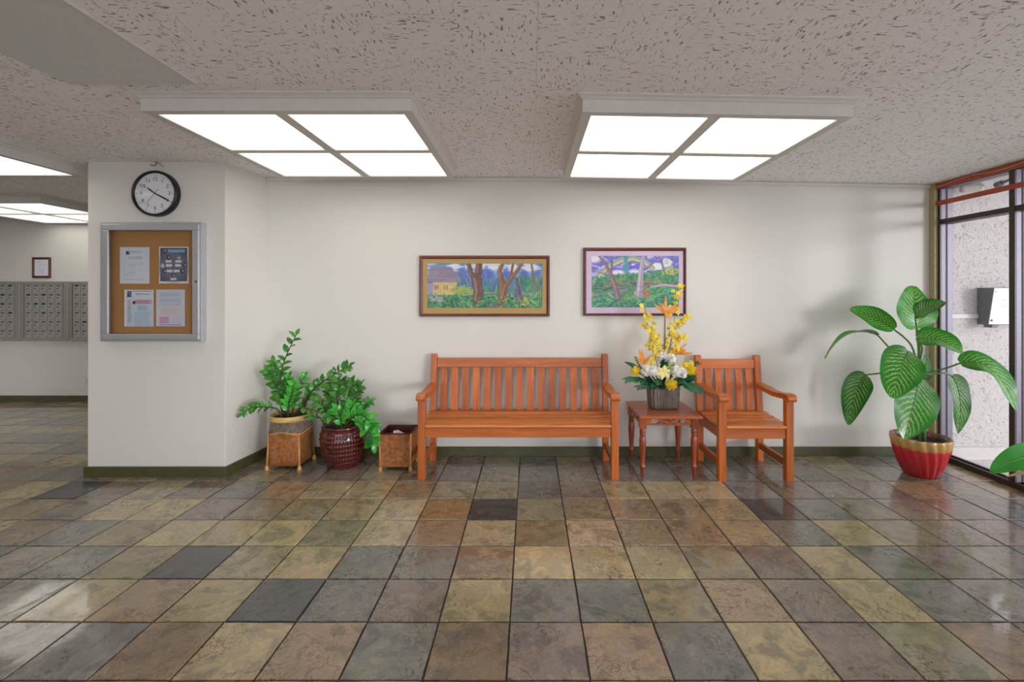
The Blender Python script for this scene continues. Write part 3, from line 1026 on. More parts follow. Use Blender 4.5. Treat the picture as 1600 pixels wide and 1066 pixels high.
def painting_house():
    c = Canvas(232, 90, 2.59)
    c.grad([(0, (92, 140, 196)), (0.2, (150, 180, 222)), (0.42, (92, 118, 190)), (0.6, (66, 132, 120)), (0.75, (64, 130, 84)), (1, (40, 106, 80))])
    c.strokes(60, 0, 1, 0.0, 0.25, [(206, 218, 238), (120, 160, 214), (232, 234, 244), (86, 130, 196)], 0.3, 0.02, (-0.2, 0.2))
    for (u, v, rx, ry) in ((0.3, 0.3, 0.07, 0.2), (0.52, 0.26, 0.08, 0.12), (0.68, 0.34, 0.07, 0.25), (0.84, 0.3, 0.05, 0.18), (0.94, 0.24, 0.05, 0.14)):
        c.blob((u, v), rx, ry, (84, 104, 196), 0.9)
    for (u, v, rx, ry) in ((0.24, 0.07, 0.06, 0.08), (0.57, 0.06, 0.06, 0.1), (0.74, 0.1, 0.05, 0.12), (0.9, 0.1, 0.08, 0.1), (0.63, 0.16, 0.03, 0.1)):
        c.blob((u, v), rx, ry, (236, 236, 244), 0.9)
    c.strokes(150, 0.25, 1.0, 0.32, 0.68, [(40, 128, 108), (74, 158, 84), (58, 104, 176), (120, 178, 84), (38, 100, 96), (96, 134, 200)], 0.12, 0.012, (1.1, 2.0))
    c.strokes(50, 0.8, 1.0, 0.3, 0.68, [(132, 184, 84), (78, 152, 78), (60, 128, 84)], 0.14, 0.014, (1.2, 1.9))
    c.poly([(0.0, 0.40), (0.025, 0.09), (0.21, 0.08), (0.30, 0.42)], (138, 124, 152))
    c.strokes(36, 0.02, 0.25, 0.12, 0.40, [(150, 136, 164), (124, 110, 140), (160, 140, 150)], 0.3, 0.008, (-0.05, 0.08))
    c.poly([(0.05, 0.42), (0.26, 0.42), (0.24, 0.70), (0.05, 0.70)], (206, 182, 112))
    c.poly([(0.0, 0.44), (0.055, 0.44), (0.05, 0.70), (0.0, 0.70)], (150, 152, 182))
    c.strokes(24, 0.06, 0.23, 0.44, 0.68, [(222, 200, 130), (188, 164, 96)], 0.12, 0.007, (-0.1, 0.1))
    c.rect(0.063, 0.098, 0.49, 0.58, (150, 104, 112)); c.rect(0.145, 0.18, 0.49, 0.58, (156, 112, 116))
    c.rect(0.078, 0.083, 0.49, 0.58, (216, 190, 140)); c.rect(0.160, 0.165, 0.49, 0.58, (216, 190, 140))
    c.strokes(40, 0.24, 0.42, 0.52, 0.72, [(150, 180, 80), (96, 150, 84), (176, 170, 96)], 0.2, 0.012, (-0.2, 0.2))
    c.strokes(26, 0.5, 1.0, 0.64, 0.74, [(176, 160, 190), (150, 150, 170), (120, 132, 140)], 0.2, 0.01, (-0.15, 0.15))
    c.strokes(330, 0, 1, 0.72, 1.0, GREENS + [(140, 176, 96), (24, 92, 96)], 0.15, 0.010, (-1.3, 1.3))
    c.strokes(26, 0.02, 0.14, 0.72, 0.84, [(190, 170, 200), (160, 170, 190)], 0.06, 0.01)
    c.strokes(26, 0.8, 0.88, 0.76, 0.92, [(232, 206, 66), (206, 190, 60)], 0.05, 0.012)
    c.strokes(20, 0.55, 0.66, 0.88, 1.0, [(128, 112, 128), (96, 90, 100)], 0.12, 0.012, (-0.3, 0.3))
    br, hi = (104, 72, 66), (146, 108, 98)
    c.line([(0.355, -0.02), (0.38, 0.22), (0.415, 0.34)], 0.045, 0.07, br, hi)
    c.line([(0.45, -0.02), (0.445, 0.18), (0.425, 0.36)], 0.07, 0.09, br, hi)
    c.line([(0.425, 0.34), (0.445, 0.60), (0.43, 0.84)], 0.12, 0.10, br, hi)
    br2, hi2 = (122, 84, 64), (172, 120, 84)
    c.line([(0.66, -0.02), (0.625, 0.17), (0.65, 0.45), (0.64, 0.86)], 0.035, 0.08, br2, hi2)
    c.line([(0.83, -0.02), (0.735, 0.32), (0.68, 0.50), (0.645, 0.86)], 0.03, 0.075, br2, hi2)
    c.line([(0.745, -0.02), (0.725, 0.28)], 0.025, 0.03, br2)
    c.line([(0.775, 0.34), (0.785, 0.6), (0.80, 0.82)], 0.03, 0.085, (92, 80, 104), (124, 108, 132))
    c.line([(0.90, -0.02), (0.925, 0.36), (0.955, 0.6)], 0.02, 0.04, (122, 104, 104))
    c.strokes(160, 0.0, 1.0, 0.70, 1.0, [(176, 196, 140), (30, 80, 84), (90, 110, 150), (120, 170, 110), (196, 190, 150)], 0.08, 0.003, (-1.5, 1.5), 0.7)
    c.strokes(220, 0.26, 1.0, 0.2, 0.70, [(140, 170, 220), (44, 96, 110), (110, 170, 110), (200, 210, 230), (60, 84, 160)], 0.10, 0.003, (0.9, 2.2), 0.5)
    c.strokes(80, 0.3, 1.0, 0.80, 1.0, [(110, 176, 96), (60, 150, 110), (150, 196, 110), (30, 96, 80)], 0.13, 0.008, (-1.4, 1.4))
    return c.a * 0.88 + 0.12 * np.array((186, 186, 190))


def painting_rainbow():
    c = Canvas(180, 106, 1.70)
    c.grad([(0, (118, 116, 206)), (0.25, (96, 96, 204)), (0.38, (196, 196, 232)), (0.42, (70, 140, 120)), (0.6, (92, 130, 96)), (0.75, (54, 128, 96)), (1, (58, 140, 116))])
    c.strokes(60, 0, 1, 0, 0.36, [(86, 86, 206), (140, 140, 222), (226, 224, 242), (104, 104, 214), (180, 176, 230)], 0.22, 0.018, (-0.7, 0.5))
    c.blob((0.03, 0.05), 0.1, 0.1, (234, 230, 240)); c.blob((0.74, 0.22), 0.12, 0.1, (236, 234, 242)); c.blob((0.86, 0.14), 0.07, 0.1, (238, 238, 230))
    c.blob((0.3, 0.32), 0.1, 0.05, (230, 226, 240)); c.blob((0.5, 0.31), 0.08, 0.05, (226, 226, 240))
    arc = [(0.02, 0.56), (0.10, 0.36), (0.22, 0.18), (0.36, 0.07), (0.48, 0.04), (0.60, 0.10), (0.70, 0.24)]
    c.line(arc, 0.045, 0.045, (150, 172, 150))
    c.line([(u, v + 0.03) for u, v in arc], 0.018, 0.018, (206, 206, 150))
    c.line([(u, v + 0.065) for u, v in arc], 0.010, 0.010, (150, 130, 140))
    c.line([(0.395, -0.02), (0.395, 0.16), (0.40, 0.34)], 0.05, 0.012, (70, 150, 168))
    c.blob((0.39, 0.24), 0.045, 0.10, (74, 152, 172), 0.9)
    c.poly([(0, 0.62), (0.12, 0.42), (0.3, 0.36), (0.5, 0.36), (0.66, 0.36), (0.72, 0.28), (0.78, 0.27), (0.86, 0.26), (1, 0.24), (1, 0.7), (0, 0.7)], (64, 140, 96))
    c.strokes(120, 0.05, 1, 0.36, 0.56, [(60, 150, 84), (36, 116, 92), (110, 176, 84), (44, 128, 116)], 0.1, 0.014, (0.7, 2.4))
    c.strokes(30, 0.82, 1.0, 0.24, 0.36, [(206, 206, 96), (160, 186, 84)], 0.06, 0.012)
    c.strokes(34, 0.1, 1.0, 0.46, 0.60, [(150, 104, 92), (176, 124, 104), (110, 84, 96)], 0.24, 0.010, (-0.3, 0.15))
    c.strokes(60, 0.0, 0.55, 0.52, 0.76, [(40, 92, 88), (60, 120, 92), (92, 132, 96), (120, 128, 120)], 0.14, 0.012, (-0.5, 0.4))
    c.line([(0.0, 0.76), (0.14, 0.74), (0.26, 0.70), (0.4, 0.66)], 0.025, 0.018, (150, 124, 148))
    c.line([(0.68, 0.60), (0.82, 0.56), (1.0, 0.59)], 0.016, 0.02, (206, 176, 190))
    c.strokes(230, 0, 1, 0.74, 1.0, GREENS + [(84, 190, 150), (140, 176, 130), (40, 120, 130)], 0.14, 0.012, (-1.4, 1.4))
    c.strokes(60, 0.55, 1, 0.62, 0.8, [(70, 176, 140), (110, 180, 110), (44, 120, 110)], 0.12, 0.011, (-1.0, 1.0))
    c.strokes(24, 0.5, 0.66, 0.64, 0.78, [(176, 96, 66), (190, 120, 72), (206, 176, 90)], 0.08, 0.014)
    br, hi = (122, 96, 104), (168, 140, 140)
    c.line([(0.08, -0.02), (0.16, 0.16), (0.22, 0.34), (0.27, 0.56), (0.315, 0.82)], 0.018, 0.055, br, hi)
    c.line([(0.24, -0.02), (0.235, 0.30)], 0.025, 0.02, (110, 96, 124))
    c.line([(0.18, -0.02), (0.14, 0.06)], 0.008, 0.008, br)
    c.line([(0.0, 0.28), (0.22, 0.38)], 0.006, 0.01, br)
    c.line([(0.60, -0.02), (0.57, 0.25), (0.56, 0.5), (0.55, 0.74)], 0.03, 0.075, (166, 152, 178), (206, 198, 222))
    c.line([(0.79, 0.0), (0.70, 0.15), (0.61, 0.28)], 0.012, 0.018, (120, 104, 128))
    c.line([(0.80, 0.10), (0.83, 0.30), (0.86, 0.44)], 0.022, 0.010, (108, 108, 116))
    c.line([(0.93, 0.0), (0.94, 0.25), (0.96, 0.48)], 0.014, 0.010, (124, 116, 136))
    c.strokes(160, 0.0, 1.0, 0.40, 1.0, [(176, 206, 170), (30, 84, 90), (96, 110, 150), (130, 176, 120), (190, 170, 160)], 0.09, 0.003, (-1.5, 1.5), 0.65)
    c.strokes(80, 0.0, 1.0, 0.0, 0.36, [(200, 200, 236), (70, 76, 190), (150, 160, 220)], 0.12, 0.003, (-0.8, 0.8), 0.5)
    c.blob((0.86, 0.13), 0.035, 0.06, (130, 150, 130), 0.35)
    return c.a * 0.88 + 0.12 * np.array((190, 190, 196))


def ticks(px0, px1, n, seed):
    r = random.Random(seed)
    return [px0 + (px1 - px0) * k / n + r.uniform(0, 1) for k in range(n)]


def framed_picture(name, label, cat, ox0, ox1, oy0, oy1, m0, m1, n0, n1, arr, pic, matte, Zf=4.055, Zw=None, frame_mat=None):
    """outer frame, mat opening and print given in photograph pixels at the distance Zf"""
    Zw = Zw or YB
    a = P(ox0, oy0, Zf); b = P(ox1, oy1, Zf)
    x0, x1, zt, zb = a.x, b.x, a.z, b.z
    a = P(m0, n0, Zf); b = P(m1, n1, Zf)
    ix0, ix1, izt, izb = a.x, b.x, a.z, b.z
    t = thing(name, label, cat, ((x0 + x1) / 2, Zw, zb))
    fm = frame_mat or M['wood_dark']
    yf = Zf
    def rail(pts):   # mitred rail: outer edge and inner edge
        (o0, o1, i1, i0) = pts
        mb = MB()
        vs = []
        for (q, r) in ((o0, i0), (o1, i1)):
            ox, oz = q; jx, jz = r
            for (s, y) in ((0.0, Zw - 0.001), (0.0, yf + 0.006), (0.25, yf), (0.6, yf + 0.001), (1.0, yf + 0.009), (1.0, Zw - 0.001)):
                vs.append((ox + (jx - ox) * s, y, oz + (jz - oz) * s))
        n = 6
        fs = [(k, (k + 1) % n, (k + 1) % n + n, k + n) for k in range(n)] + [tuple(range(n - 1, -1, -1)), tuple(range(n, 2 * n))]
        mb.add(vs, fs)
        obj('frame_rail', mb, fm, t)
    O = [(x0, zt), (x1, zt), (x1, zb), (x0, zb)]
    I = [(ix0, izt), (ix1, izt), (ix1, izb), (ix0, izb)]
    for k in range(4):
        rail((O[k], O[(k + 1) % 4], I[(k + 1) % 4], I[k]))
    if matte:
        ym = yf + 0.014
        a = P(pic[0], pic[1], ym); b = P(pic[2], pic[3], ym)
        mb = MB()
        e = 0.001
        jx0, jx1, jzt, jzb = ix0 + e, ix1 - e, izt - e, izb + e
        mb.box(jx0, a.x, ym, ym + 0.004, jzb, jzt); mb.box(b.x, jx1, ym, ym + 0.004, jzb, jzt)
        mb.box(a.x, b.x, ym, ym + 0.004, a.z, jzt); mb.box(a.x, b.x, ym, ym + 0.004, jzb, b.z)
        obj('mat_board', mb, matte, t)
        print_obj('picture', arr, a.x - 0.004, b.x + 0.004, b.z - 0.004, a.z + 0.004, ym + 0.0045, t)
        obj('backing', MB().box(jx0, jx1, ym + 0.006, Zw - 0.002, jzb, jzt), M['cork'], t)
    else:
        print_obj('picture', arr, ix0 + 0.001, ix1 - 0.001, izb + 0.001, izt - 0.001, yf + 0.012, t)
    return t


M['mat_tan'] = plain('tan_mat_board', (182, 152, 100), 0.8, noise=0.02)
M['mat_lilac'] = plain('lilac_mat_board', (210, 190, 214), 0.8, noise=0.02)
framed_picture('framed_painting', 'long framed landscape painting of a cottage and trees with tan mat', 'painting', 654.8, 859, 399.4, 494.8, 659.7, 854.3, 404.2, 490.6,
               painting_house(), (668, 412, 847.3, 481.4), M['mat_tan'])
framed_picture('framed_painting', 'framed landscape painting with a rainbow and pale tree, lilac mat, above the flowers', 'painting', 911.8, 1072.7, 387, 493.7, 916.2, 1068.6, 391.8, 490,
               painting_rainbow(), (924.3, 400, 1060.6, 480.5), M['mat_lilac'])

nt_ = Canvas(40, 48, 0.83)
nt_.grad([(0, (222, 226, 236)), (1, (226, 228, 236))])
for k in range(13):
    if k in (2, 6): continue
    nt_.strokes(5, 0.2, 0.8, 0.14 + k * 0.06, 0.14 + k * 0.06, [(176, 186, 206)], 0.2, 0.008, (0, 0.01), 0.6)
framed_picture('framed_notice', 'small framed white notice on the far wall above the mailboxes', 'notice', 49, 77.5, 402, 434.5, 52.3, 74.2, 405.4, 431, nt_.a, None, None, 6.15, HALL_Y,
               plain('dark_red_frame', (84, 28, 26), 0.35))
t = thing('wall_outlet', 'small pale wall outlet low on the far hall wall', 'outlet', P(135.5, 600, HALL_Y))
a = P(133.5, 591, HALL_Y); b = P(138, 600, HALL_Y)
obj('cover_plate', MB().box(a.x, b.x, HALL_Y - 0.006, HALL_Y, b.z, a.z), M['white'], t, 0.002)
for dz in (0.02, 0.05):
    obj('socket', MB().box((a.x + b.x) / 2 - 0.01, (a.x + b.x) / 2 + 0.01, HALL_Y - 0.008, HALL_Y - 0.006, b.z + dz - 0.008, b.z + dz + 0.012), M['wire'], t)


# ------------------------------------------------------------------ lettering
def text_mesh(body, size, align='CENTER'):
    cu = bpy.data.curves.new('lettering', 'FONT')
    cu.body = body; cu.size = size; cu.align_x = align; cu.align_y = 'CENTER'
    cu.resolution_u = 2
    o = bpy.data.objects.new('lettering', cu)
    COL.objects.link(o)
    dg = bpy.context.evaluated_depsgraph_get()
    dg.update()
    me = bpy.data.meshes.new_from_object(o.evaluated_get(dg))
    bpy.data.objects.remove(o)
    bpy.data.curves.remove(cu)
    return me


def lettering(name, body, size, x, y, z, mat, parent, align='CENTER'):
    me = text_mesh(body, size, align)
    me.materials.clear(); me.materials.append(mat)
    off = woff(parent)
    o = bpy.data.objects.new(name, me)
    COL.objects.link(o)
    o.parent = parent
    o.matrix_basis = Matrix.Translation(Vector((x, y, z)) - off) @ Matrix.Rotation(math.pi / 2, 4, 'X')
    return o


# ------------------------------------------------------------------ wall clock
YP = 3.61
cc = P(239.3, 301.6, 3.56)
R = 0.174
t = thing('wall_clock', 'round black-rimmed wall clock with white dial high on the pillar', 'clock', (cc.x, YP, cc.z))
def ring_y(prof, n=56):   # prof of (r, y) around the clock axis
    mb = MB(); vs_, fs_ = [], []
    m = len(prof)
    for (r, y) in prof:
        for k in range(n):
            w = 2 * math.pi * k / n
            vs_.append((cc.x + r * math.cos(w), y, cc.z + r * math.sin(w)))
    for j in range(m - 1):
        for k in range(n):
            k2 = (k + 1) % n
            fs_.append((j * n + k, (j + 1) * n + k, (j + 1) * n + k2, j * n + k2))
    return mb.add(vs_, fs_)
obj('rim', ring_y([(R, YP - 0.001), (R, 3.572), (R - 0.004, 3.563), (R - 0.010, 3.560), (R - 0.017, 3.563), (R - 0.0195, 3.576)]), M['black'], t, smooth=True)
dial = obj('dial', ring_y([(R - 0.019, 3.580), (0.0001, 3.580)]), M['dial'], t)
for h in range(1, 13):
    w = math.pi / 2 - h * math.pi / 6
    r = 0.108
    lettering('numeral', str(h), 0.041, cc.x + r * math.cos(w), 3.5785, cc.z + r * math.sin(w) * 1.02, M['black'], dial)
    mb = MB()
    d1 = Vector((math.cos(w), 0, math.sin(w))); s1 = Vector((-d1.z, 0, d1.x))
    c1 = Vector((cc.x, 3.5785, cc.z))
    for (ra, rb, ww) in ((0.134, 0.142, 0.0022),):
        q = [c1 + d1 * ra - s1 * ww, c1 + d1 * ra + s1 * ww, c1 + d1 * rb + s1 * ww, c1 + d1 * rb - s1 * ww]
        mb.add(q + [p + Vector((0, 0.001, 0)) for p in q], [(0, 1, 2, 3), (4, 7, 6, 5), (0, 4, 5, 1), (1, 5, 6, 2), (2, 6, 7, 3), (3, 7, 4, 0)])
    obj('hour_mark', mb, M['black'], dial)
def hand(name, ang, tail, ln, w0, wm, y, mat):
    d1 = Vector((math.sin(ang), 0, math.cos(ang))); s1 = Vector((d1.z, 0, -d1.x))
    c1 = Vector((cc.x, y, cc.z))
    q = [c1 - d1 * tail - s1 * w0, c1 - d1 * tail + s1 * w0, c1 + d1 * ln * 0.6 + s1 * wm, c1 + d1 * ln, c1 + d1 * ln * 0.6 - s1 * wm]
    n = len(q)
    mb = MB().add(q + [p + Vector((0, 0.0012, 0)) for p in q], [tuple(range(n)), tuple(range(2 * n - 1, n - 1, -1))] + [(k, k + n, (k + 1) % n + n, (k + 1) % n) for k in range(n)])
    return obj(name, mb, mat, t)
hand('hour_hand', math.radians(307), 0.0, 0.086, 0.003, 0.0055, 3.576, M['black'])
hand('minute_hand', math.radians(117), 0.012, 0.138, 0.003, 0.0065, 3.574, M['black'])
hand('second_hand', math.radians(220), 0.045, 0.12, 0.0014, 0.0008, 3.572, M['grey'])
obj('hub', ring_y([(0.0001, 3.570), (0.006, 3.570), (0.006, 3.579)], 14), M['grey'], t)
prof = [(R - 0.018, 3.570)] + [((R - 0.018) * math.cos(a), 3.570 - 0.018 * math.sin(a)) for a in (0.3, 0.6, 0.9, 1.2, 1.45)] + [(0.0001, 3.552)]
obj('lens', ring_y(prof), M['glass'], t, smooth=True)

t = thing('wire_stub', 'short bent red wire poking out at the ceiling above the clock', 'wire', P(243, 256, 3.60))
obj('wire', MB().tube([P(243.5, 252.5, 3.6), P(243.8, 257, 3.595), P(242, 259, 3.59), P(235, 258, 3.59)], 0.0032, 6), M['red_wire'], t)
obj('wire', MB().tube([P(243.5, 252.8, 3.598), P(249, 256, 3.59), P(256, 261, 3.59)], 0.0022, 6), M['red_wire'], t)

# ------------------------------------------------------------------ notice cabinet
ax_, bx_ = -3.246, -2.482
az_, bz_ = 1.951, 1.048
YFc = 3.548
t = thing('notice_cabinet', 'aluminium framed glazed cork notice cabinet on the pillar under the clock', 'notice board', ((ax_ + bx_) / 2, YP, bz_))
mb = MB()
w = 0.018
mb.box(ax_, bx_, YFc + 0.004, YP, az_ - w, az_); mb.box(ax_, bx_, YFc + 0.004, YP, bz_, bz_ + w)
mb.box(ax_, ax_ + w, YFc + 0.004, YP, bz_ + w, az_ - w); mb.box(bx_ - w, bx_, YFc + 0.004, YP, bz_ + w, az_ - w)
obj('cabinet_body', mb, M['alu'], t, 0.002)
d0 = 0.016; fw = 0.052
door = []
for (a, b, c, d) in ((ax_ + d0, bx_ - d0, az_ - d0 - fw * 0.9, az_ - d0), (ax_ + d0, bx_ - d0, bz_ + d0, bz_ + d0 + fw * 0.78),
                     (ax_ + d0, ax_ + d0 + fw * 0.95, bz_ + d0 + fw * 0.78, az_ - d0 - fw * 0.9), (bx_ - d0 - fw * 0.95, bx_ - d0, bz_ + d0 + fw * 0.78, az_ - d0 - fw * 0.9)):
    obj('door_rail', MB().box(a, b, YFc - 0.004, YFc + 0.014, c, d), M['alu'], t, 0.004)
gx0, gx1 = ax_ + d0 + fw * 0.95, bx_ - d0 - fw * 0.95
gz0, gz1 = bz_ + d0 + fw * 0.78, az_ - d0 - fw * 0.9
obj('cork_panel', MB().box(ax_ + w, bx_ - w, 3.598, YP - 0.001, bz_ + w, az_ - w), M['cork'], t)
obj('pane', MB().box(gx0 - 0.003, gx1 + 0.003, YFc + 0.004, YFc + 0.007, gz0 - 0.003, gz1 + 0.003), M['glass'], t)
lk = P(307.5, 440, YFc)
obj('lock', MB().tube([(lk.x, YFc - 0.003, lk.z), (lk.x, YFc - 0.009, lk.z)], 0.009, 14), M['chrome'], t)

YPAP = 3.596
def paper(name, label, px0, py0, px1, py1, cv):
    a = P(px0, py0, YPAP); b = P(px1, py1, YPAP)
    t = thing(name, label, 'notice', ((a.x + b.x) / 2, YPAP, b.z), 'papers pinned in the notice cabinet')
    obj('sheet', MB().box(a.x, b.x, YPAP, YPAP + 0.0015, b.z, a.z), M['paper'], t)
    print_obj('print', cv.a, a.x, b.x, b.z, a.z, YPAP - 0.0008, t)
    return t, a, b


def lines(c, v0, v1, n, u0, u1, col, seed, s=0.5, w=0.006, gaps=0.25):
    r = random.Random(seed)
    for k in range(n):
        v = v0 + (v1 - v0) * k / max(1, n - 1)
        u = u0
        e = u1 - r.random() * gaps * (u1 - u0)
        while u < e:
            L = r.uniform(0.02, 0.07)
            c.rect(u, min(e, u + L), v - w, v + w, col, s)
            u += L + 0.014

W_, H_ = 92, 116
c = Canvas(W_, H_, 0.79); c.grad([(0, (216, 218, 232)), (1, (218, 220, 234))])
c.rect(0.20, 0.34, 0.11, 0.20, (96, 96, 112)); c.rect(0.22, 0.27, 0.13, 0.19, (60, 60, 76)); c.rect(0.285, 0.325, 0.12, 0.17, (126, 126, 140))
lines(c, 0.275, 0.32, 2, 0.30, 0.76, (110, 110, 130), 1, 0.8, 0.009, 0.1)
lines(c, 0.39, 0.39, 1, 0.38, 0.62, (150, 152, 172), 2)
lines(c, 0.45, 0.70, 7, 0.30, 0.55, (160, 162, 182), 3, 0.6)
lines(c, 0.44, 0.52, 3, 0.62, 0.78, (160, 162, 182), 4, 0.6)
lines(c, 0.48, 0.64, 3, 0.12, 0.22, (160, 162, 182), 5, 0.6)
lines(c, 0.72, 0.80, 3, 0.12, 0.55, (156, 158, 178), 6, 0.6)
lines(c, 0.86, 0.89, 2, 0.12, 0.80, (150, 152, 172), 7, 0.6, 0.006, 0.1)
t1, a1, b1 = paper('notice_sheet', 'white letter with small emblem, upper left sheet in the notice cabinet', 187.5, 386.3, 233.3, 443.3, c)
ink = plain('dark_ink', (70, 70, 92), 0.7)
lettering('lettering', 'Hale Kulanui', 0.0165, a1.x + 0.125, YPAP - 0.0012, a1.z - 0.036, ink, t1)

c = Canvas(W_, H_, 0.79); c.grad([(0, (226, 222, 226)), (1, (232, 228, 234))])
c.rect(0.035, 0.965, 0.03, 0.945, (78, 82, 106))
c.blob((0.5, 0.53), 0.62, 0.50, (122, 122, 142), 0.75)
c.rect(0.30, 0.88, 0.075, 0.15, (136, 180, 216)); lines(c, 0.105, 0.12, 2, 0.36, 0.82, (96, 136, 180), 3, 0.7, 0.006, 0.0)
c.blob((0.2, 0.12), 0.06, 0.05, (170, 160, 170)); c.blob((0.2, 0.15), 0.05, 0.03, (40, 36, 48))
for (u, v, pu, pv, hair) in ((0.32, 0.29, 0.32, 0.40, (48, 32, 30)), (0.68, 0.30, 0.66, 0.40, (150, 150, 160)), (0.12, 0.52, 0.34, 0.51, (206, 206, 214)), (0.88, 0.50, 0.64, 0.51, (30, 26, 30)),
                             (0.19, 0.66, 0.36, 0.66, (70, 30, 44)), (0.80, 0.66, 0.60, 0.66, (44, 20, 20)), (0.49, 0.79, 0.49, 0.88, (44, 44, 60))):
    c.blob((u, v), 0.075, 0.07, hair); c.blob((u + 0.01, v), 0.032, 0.036, (222, 196, 182))
    c.rect(pu - 0.10, pu + 0.10, pv - 0.033, pv + 0.033, (226, 226, 236)); lines(c, pv, pv, 1, pu - 0.07, pu + 0.07, (170, 172, 190), 5)
paper('poster', 'dark blue poster of round portraits, upper right sheet in the notice cabinet', 248.7, 385.7, 294.5, 443.0, c)

c = Canvas(W_, H_, 0.79); c.grad([(0, (220, 222, 236)), (0.3, (214, 214, 228)), (0.5, (196, 210, 226)), (1, (198, 210, 228))])
c.rect(0.0, 0.07, 0, 1, (232, 224, 234)); c.rect(0.09, 0.25, 0.05, 0.20, (92, 120, 170)); c.rect(0.10, 0.16, 0.12, 0.20, (44, 54, 90)); c.rect(0.20, 0.24, 0.08, 0.2, (96, 96, 110))
c.rect(0.09, 0.94, 0.03, 0.045, (130, 124, 134))
c.rect(0.36, 0.94, 0.27, 0.39, (206, 160, 182)); lines(c, 0.30, 0.36, 3, 0.42, 0.86, (170, 100, 134), 8, 0.7)
c.blob((0.33, 0.35), 0.06, 0.05, (30, 12, 22))
lines(c, 0.28, 0.90, 22, 0.11, 0.25, (150, 140, 160), 9, 0.8, 0.009, 0.3)
lines(c, 0.44, 0.58, 5, 0.46, 0.82, (120, 140, 176), 10, 0.8); lines(c, 0.62, 0.96, 12, 0.36, 0.92, (140, 156, 184), 11, 0.8, 0.007, 0.2)
t3, a3, b3 = paper('newsletter', 'newsletter with pink banner, lower left sheet in the notice cabinet', 194.4, 452.9, 239.8, 510.3, c)
lettering('lettering', 'Hale Kulanui', 0.021, a3.x + 0.138, YPAP - 0.0012, a3.z - 0.033, plain('navy_ink', (60, 70, 120), 0.7), t3)

c = Canvas(W_, H_, 0.79); c.grad([(0, (206, 208, 226)), (0.45, (208, 210, 226)), (0.6, (216, 206, 216)), (1, (206, 208, 230))])
lines(c, 0.07, 0.43, 14, 0.10, 0.90, (160, 164, 190), 12, 0.7, 0.007, 0.12)
lines(c, 0.50, 0.67, 5, 0.18, 0.86, (214, 160, 150), 13, 0.7, 0.009, 0.3)
c.rect(0.12, 0.46, 0.74, 0.93, (216, 158, 190), 0.9); lines(c, 0.77, 0.9, 5, 0.16, 0.42, (190, 120, 160), 14, 0.7)
lines(c, 0.74, 0.92, 7, 0.54, 0.94, (170, 184, 212), 15, 0.8); c.rect(0.1, 0.9, 0.955, 0.972, (130, 120, 150))
paper('flyer', 'pale flyer with pink box, lower right sheet in the notice cabinet', 244.1, 452.6, 288.8, 510.0, c)


